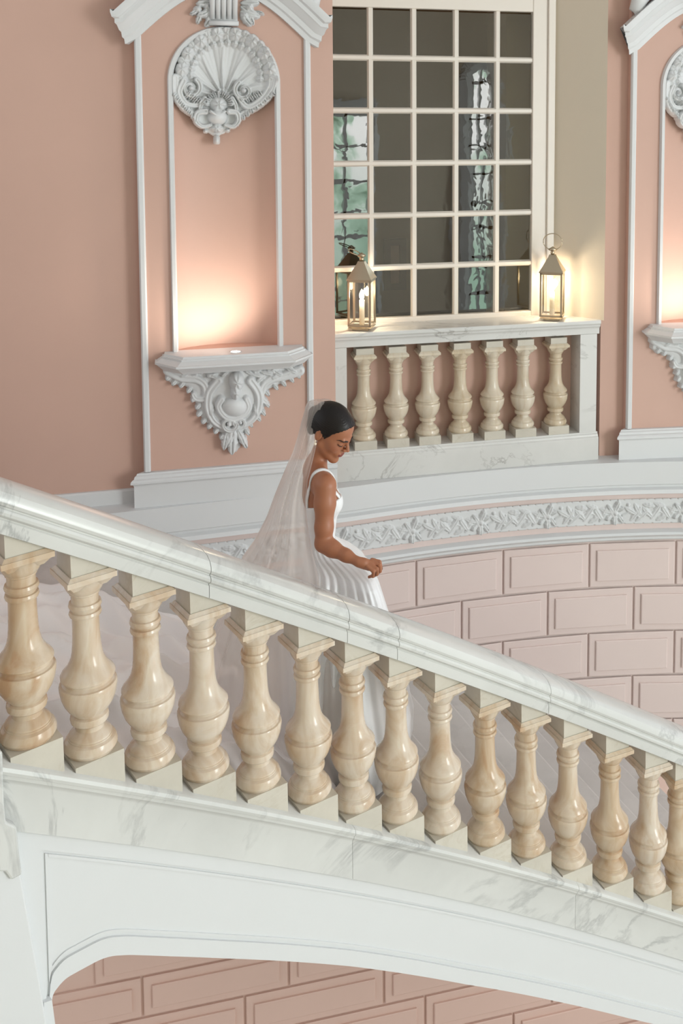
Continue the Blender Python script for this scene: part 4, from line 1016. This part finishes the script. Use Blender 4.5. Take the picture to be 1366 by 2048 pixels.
# skin colour with lip tint
m, N, L, Pn = new_mat('warm_tanned_skin'); M['skin'] = m
at = N.new('ShaderNodeAttribute'); at.attribute_name = 'tint'; n = noise_node(N, L, 40, 3, .5, 0, coords(N, L))
mx = N.new('ShaderNodeMixRGB'); mx.inputs[1].default_value = srgb(166, 108, 78); mx.inputs[2].default_value = srgb(132, 66, 56); L.new(at.outputs['Fac'], mx.inputs[0]); L.new(mx.outputs[0], Pn.inputs['Base Color'])
Pn.inputs['Roughness'].default_value = .42; Pn.inputs['Subsurface Weight'].default_value = .12; Pn.inputs['Subsurface Radius'].default_value = (.012, .005, .003); Pn.inputs['Subsurface Scale'].default_value = 1
add_bump(N, L, Pn, n.outputs[0], .03, .001)
me.materials.append(m)
loc = (V - Hc) @ HR.T
tint = ((np.abs(loc[:, 1])/.021)**2 + ((loc[:, 2] + .0645)/.0105)**2 < 1) & (loc[:, 0] > .078)
tint = tint.astype(float) + .35*np.exp(-(((loc[:, 0]-.06)/.02)**2 + ((np.abs(loc[:, 1])-.045)/.02)**2 + ((loc[:, 2]+.03)/.018)**2))
at_ = me.attributes.new('tint', 'FLOAT', 'POINT'); at_.data.foreach_set('value', np.clip(tint, 0, 1).astype(np.float32))
root = empty('person', (float(J(645, 1000)[0]), Y0, FLOOR), 'woman in white satin dress and long veil, looking down behind the stair handrail', 'person')
RB = base_of(root)
def pobj(name, me, parent=None, cent=True):
    V_ = np.array([v.co for v in me.vertices]); c = Vector(V_.mean(0).tolist()); me.transform(Matrix.Translation(-c)); o = bpy.data.objects.new(name, me); return link(o, parent or root, c)
body = pobj('body', me)
sm = body.modifiers.new('smooth', 'SMOOTH'); sm.factor = .5; sm.iterations = 1
# hair
hx = np.arange(-.15, .12, .003); fh = Field(np.arange(-.14, .11, .003), np.arange(-.10, .10, .003), np.arange(-.09, .15, .003))
fh.ell((-.012, 0, .030), (.102, .0805, .0935), k=.001, pad=.2); fh.ell((.040, 0, .047), (.050, .060, .050), k=.02)
fh.ell((-.05, 0, -.01), (.055, .066, .055), k=.02)
gx = [-.16, -.10, -.06, -.035, -.018, -.002, .012, .024, .036, .050, .068, .086, .12]; gz = [-.058, -.056, -.045, -.02, .014, .002, -.014, .004, .026, .042, .056, .066, .09]
X, Yy, Z = fh.xs[:, None, None], fh.ys[None, :, None], fh.zs[None, None, :]
lim = np.interp(fh.xs, gx, gz)[:, None, None]*np.ones_like(fh.D)
lim = lim + .0016*np.sin(X*420 + Yy*300) + .0012*np.sin(X*900 - Yy*500)
clip = (lim + .012*(1 - (np.abs(Yy)/.06)**2).clip(0, 1)*(X > .04) - Z)*.75
k = .004; hh = np.clip(.5 - .5*(fh.D - clip)/k, 0, 1); fh.D = fh.D*(1-hh) + clip*hh + k*hh*(1-hh)
fh.D += .0007*np.sin(np.arctan2(Z - .06, Yy + 1e-6)*60).astype(np.float32)
Vh, Fh = fh.nets(); Vw = Vh @ HR + Hc
M['hair'] = plain('sleek_black_hair', srgb(20, 14, 12), .42, 0, Specular_IOR_Level=.35)
hair = pobj('hair', raw_mesh('hair', Vw, Fh, M['hair'], True))
g = Geo(); bc = J(632, 833, -.02); v = []
for i in range(17):
    for q in range(28):
        a = math.pi*i/16; b = 2*math.pi*q/28; r = 1 + .05*math.sin(4*b + 3*a) + .03*math.sin(9*b)
        v.append(bc + np.array([-.86, .0, .5])*0 + np.array([.036*math.sin(a)*math.cos(b)*r, .044*math.sin(a)*math.sin(b)*r, .048*math.cos(a)]))
f_ = [(i*28+q, i*28+(q+1) % 28, (i+1)*28+(q+1) % 28, (i+1)*28+q) for i in range(16) for q in range(28)]
g.add(v, f_); g.build('bun', M['hair'], hair, True)
# brows, lashes, earrings
def face_curve(name, pts, r0, r1, off, mat):
    t = np.linspace(0, len(pts)-1, 14); pts = np.array(pts); pts = np.stack([np.interp(t, range(len(pts)), pts[:, c]) for c in range(3)], 1); P_ = []
    for q in pts:
        xx = np.arange(.125, .03, -.0005); ds = fb.sample(np.array([HL(x, q[1], q[2]) for x in xx])); i = np.argmax(ds < off); P_.append(HL(xx[i], q[1], q[2]))
    g = Geo(); n = len(P_); g.tube(P_, [r0 + (r1-r0)*abs(i/(n-1)*2-.7) for i in range(n)], 6); return g.build(name, mat, root, True)
dk = plain('dark_brow_hair', srgb(34, 22, 18), .6)
for s_ in (-1, 1):
    face_curve('eyebrow', [(.09, s_*.012, .010), (.09, s_*.022, .014), (.088, s_*.034, .016), (.082, s_*.045, .013), (.075, s_*.053, .008)], .0040, .0014, .001, dk)
    face_curve('eyelashes', [(.09, s_*(.0265 if s_ < 0 else .034), -.011), (.09, s_*(.030 if s_ < 0 else .036), -.0135), (.09, s_*.035, -.0145), (.085, s_*.042, -.012), (.08, s_*.049, -.007)], .0022, .0016, .001, dk)
pearl = plain('pearl', srgb(240, 225, 205), .2)
ear = HL(-.014, -.083, -.036); g = Geo()
def ball(g, c, r, n=12):
    v = [tuple(np.array(c) + r*np.array([math.sin(math.pi*i/n)*math.cos(2*math.pi*q/n), math.sin(math.pi*i/n)*math.sin(2*math.pi*q/n), math.cos(math.pi*i/n)])) for i in range(n+1) for q in range(n)]
    return g.add(v, [(i*n+q, i*n+(q+1) % n, (i+1)*n+(q+1) % n, (i+1)*n+q) for i in range(n) for q in range(n)])
ball(g, ear, .0045); ball(g, ear + np.array([0, -.002, -.0115]), .0065); g.build('earring', pearl, root, True)
# dress
m, N, L, Pn = new_mat('white_satin'); M['satin'] = m
Pn.inputs['Base Color'].default_value = srgb(240, 241, 243); Pn.inputs['Roughness'].default_value = .36; Pn.inputs['Sheen Weight'].default_value = .3; Pn.inputs['Specular IOR Level'].default_value = .5
n = noise_node(N, L, 220, 2, .5, 0, coords(N, L)); add_bump(N, L, Pn, n.outputs[0], .04, .0006)
bf = Field(xs, ys, zs_); bf.D = torso.D - .008
X, Yy, Z = bf.xs[:, None, None], bf.ys[None, :, None], bf.zs[None, None, :]
a, b = J(608, 1016, -.08), J(680, 992, -.06); zl = a[2] + (X - a[0])*(b[2]-a[2])/(b[0]-a[0]) - .03*np.exp(-((Yy - Y0 + .0)/.05)**2)*(X < J(640, 1000)[0])
clip = np.maximum(Z - zl, J(640, 1122)[2] - Z); bf.D = np.maximum(bf.D, clip.astype(np.float32))
Vb, Fb = bf.nets(); bod = pobj('bodice', raw_mesh('bodice', Vb, Fb, M['satin'], True))
for s_, pts in ((1, [(611, 1018, -.09), (607, 1000, -.10), (608, 982, -.105), (615, 965, -.11), (629, 951, -.11), (646, 945, -.105), (660, 951, -.10), (671, 963, -.095), (678, 978, -.09), (681, 994, -.08)]), (-1, [(611, 1018, .09), (608, 985, .105), (622, 956, .11), (640, 950, .105), (655, 958, .11), (664, 975, .11), (668, 996, .10)])):
    Q = fb.project([J(*q) for q in pts], .002, 20); Q = np.array(Q)
    # dense resample
    t = np.linspace(0, len(Q)-1, 50); Qs = np.stack([np.interp(t, range(len(Q)), Q[:, c]) for c in range(3)], 1); Qs = fb.project(Qs, .003, 6); nrm = Qs - fb.project(Qs, -.02, 6)
    nrm /= np.linalg.norm(nrm, axis=1, keepdims=True) + 1e-9; tg = np.gradient(Qs, axis=0); tg /= np.linalg.norm(tg, axis=1, keepdims=True); sd = np.cross(tg, nrm)
    v = []; w = .0085
    for i in range(50): v += [Qs[i] - sd[i]*w - nrm[i]*.003, Qs[i] - sd[i]*w + nrm[i]*.002, Qs[i] + nrm[i]*.0035, Qs[i] + sd[i]*w + nrm[i]*.002, Qs[i] + sd[i]*w - nrm[i]*.003]
    fc = [(i*5+q, i*5+(q+1) % 5, (i+1)*5+(q+1) % 5, (i+1)*5+q) for i in range(49) for q in range(5)]
    wmesh('strap', v, fc, M['satin'], root, True)
# skirt: rings from the waist down, drawn up into the right hand
rows = [(1079, 613, 670, .098, 0), (1086, 612, 678, .108, -.01), (1093, 611, 690, .125, -.03), (1101, 609, 712, .145, -.075), (1109, 608, 735, .165, -.13), (1118, 607, 752, .18, -.175), (1130, 606, 760, .20, -.20), (1150, 603, 767, .22, -.19), (1190, 597, 776, .26, -.16), (1225, 590, 784, .28, -.13), (1320, 577, 806, .33, -.08), (1400, 566, 826, .35, -.05), (1450, 560, 824, .37, -.02), (1500, 553, 815, .38, 0)]
rr = np.array(rows, float); pys = np.concatenate([np.linspace(1079, 1130, 22), np.linspace(1134, 1500, 80)])
def interp_rows(rr, p): 
    return [np.interp(p, rr[:, 0], rr[:, c]) for c in range(1, rr.shape[1])]
NA = 300; v = []
for p in pys:
    Lx, Rx, hy, ap = interp_rows(rr, p); A = J(Lx, p); B = J(Rx, p); xc = (A[0]+B[0])/2; hx_ = (B[0]-A[0])/2; t = (p-1079)/421.
    for q in range(NA):
        a = 2*math.pi*q/NA; c_, s_ = math.cos(a), math.sin(a)
        fo = .0035 + .030*min(1, t*2.2)
        th = a*1.0
        w = math.sin(27*th + 1.2*math.sin(3*th) + 2.5*t)*(1 - .55*min(1, t*1.6)) + .9*math.sin(13*th + 2*math.sin(2*th) + 1.3*t)*min(1, t*3) + .6*math.sin(7*th + 3*t + 1)*min(1, t*2)
        edge = .35 + .65*abs(s_)
        k = 1 + fo*w*edge/max(hx_, .08)*.5
        y = Y0 + hy*s_*k + ap*max(0, c_)**1.5; x = xc + hx_*c_*(1 + fo*w*.15/hx_)
        v.append((x, y, A[2]))
f_ = [(i*NA+q, i*NA+(q+1) % NA, (i+1)*NA+(q+1) % NA, (i+1)*NA+q) for i in range(len(pys)-1) for q in range(NA)]
f_.append(tuple(range(NA)))
sk = wmesh('skirt', v, f_, M['satin'], root, True)
# ------------------------------------------------------------------ train spread over the steps
ytop_pts = np.array([(-300, 1150), (0, 1170), (90, 1172), (200, 1190), (300, 1216), (400, 1245), (480, 1265), (560, 1300), (640, 1380), (700, 1420)], float)
def surf_pt(j, t, dz=0):
    tt = Bt(j); d = np.array([-tt[1], tt[0]]); p = Cn(j, -.16) + d*t; return np.array([p[0], p[1], E + zstep(j) + .012 + dz])
J0, J1 = -5.5, 6.0; NJ, NT = 190, 120; v = []
for i in range(NJ):
    j = J0 + (J1-J0)*i/(NJ-1); lo, hi = .0, 3.2
    for _ in range(18):
        m_ = (lo+hi)/2; x, y = proj(surf_pt(j, m_)); yt = np.interp(x, ytop_pts[:, 0], ytop_pts[:, 1])
        if y > yt: lo = m_
        else: hi = m_
    T = max(lo, .05)
    for q in range(NT):
        u = q/(NT-1); t = T*u
        q1 = t*5.2 + j*.5 + 1.0*math.sin(j*.6 + t*.8); q2 = t*10.5 - j*.6 + 1.3*math.sin(t*1.7 + j*.5)
        w = .085*(1 - abs(math.sin(q1)))**1.6 + .045*(1 - abs(math.sin(q2)))**1.6 + .018*math.sin(t*21 + j*2.7 + 1.5*math.sin(j*1.3)) + .010*math.sin(j*7 + t*9)
        w += .020
        ed = min(1, u*14)*min(1, (1-u)*16)
        v.append(surf_pt(j, t, max(0, w)*ed - .008*(1-ed)))
f_ = [(i*NT+q, (i+1)*NT+q, (i+1)*NT+q+1, i*NT+q+1) for i in range(NJ-1) for q in range(NT-1)]
M['train'] = m2 = M['satin'].copy(); m2.node_tree.nodes['Principled BSDF'].inputs['Base Color'].default_value = srgb(240, 234, 233)
tr = wmesh('train', v, f_, m2, sk, True); so = tr.modifiers.new('thick', 'SOLIDIFY'); so.thickness = .003
# ------------------------------------------------------------------ veil
m, N, L, Pn = new_mat('tulle'); out = N['Material Output']; M['tulle'] = m
tp = N.new('ShaderNodeBsdfTransparent'); df = N.new('ShaderNodeBsdfDiffuse'); df.inputs[0].default_value = srgb(242, 234, 229); tl = N.new('ShaderNodeBsdfTranslucent'); tl.inputs[0].default_value = srgb(242, 234, 229)
ad = N.new('ShaderNodeMixShader'); ad.inputs[0].default_value = .45; L.new(df.outputs[0], ad.inputs[1]); L.new(tl.outputs[0], ad.inputs[2])
lw_ = N.new('ShaderNodeLayerWeight'); lw_.inputs[0].default_value = .35; mr = N.new('ShaderNodeMapRange'); mr.inputs[3].default_value = .36; mr.inputs[4].default_value = .72; L.new(lw_.outputs['Facing'], mr.inputs[0])
mx = N.new('ShaderNodeMixShader'); L.new(mr.outputs[0], mx.inputs[0]); L.new(tp.outputs[0], mx.inputs[1]); L.new(ad.outputs[0], mx.inputs[2]); L.new(mx.outputs[0], out.inputs[0])
vr = np.array([(799, 625, 645, .02), (803, 616, 652, .045), (812, 612, 655, .060), (825, 609, 650, .066), (845, 603, 640, .068), (870, 597, 631, .072), (900, 588, 624, .09), (940, 571, 613, .12), (985, 553, 608, .15), (1030, 537, 610, .17), (1075, 514, 614, .19), (1110, 489, 617, .21), (1160, 468, 620, .24), (1240, 440, 640, .28), (1330, 405, 660, .32), (1420, 370, 670, .36), (1490, 345, 675, .38)], float)
pys = np.concatenate([np.linspace(799, 830, 12), np.linspace(835, 1490, 90)]); NV = 120; v = []
for p in pys:
    Lx, Rx, hy = interp_rows(vr, p); A = J(Lx, p); B = J(Rx, p); t = max(0, (p-860)/630.)
    for q in range(NV+1):
        b = math.radians(-100 + 200*q/NV); c_ = math.cos(b); sg = 1 if c_ > 0 else -1
        w = (math.sin(17*b + 1.5*math.sin(2.3*b) + t) + .7*math.sin(31*b + 2*t + math.sin(4*b)))*(.002 + .016*min(1, t*2))
        x = B[0] - (B[0]-A[0])*sg*abs(c_)**.8; y = Y0 - .01 + (hy + w)*math.sin(b); x += w*.35*c_
        v.append((x, y, A[2]))
n = NV+1; f_ = [(i*n+q, i*n+q+1, (i+1)*n+q+1, (i+1)*n+q) for i in range(len(pys)-1) for q in range(NV)]
wmesh('veil', v, f_, M['tulle'], root, True, recalc=False)
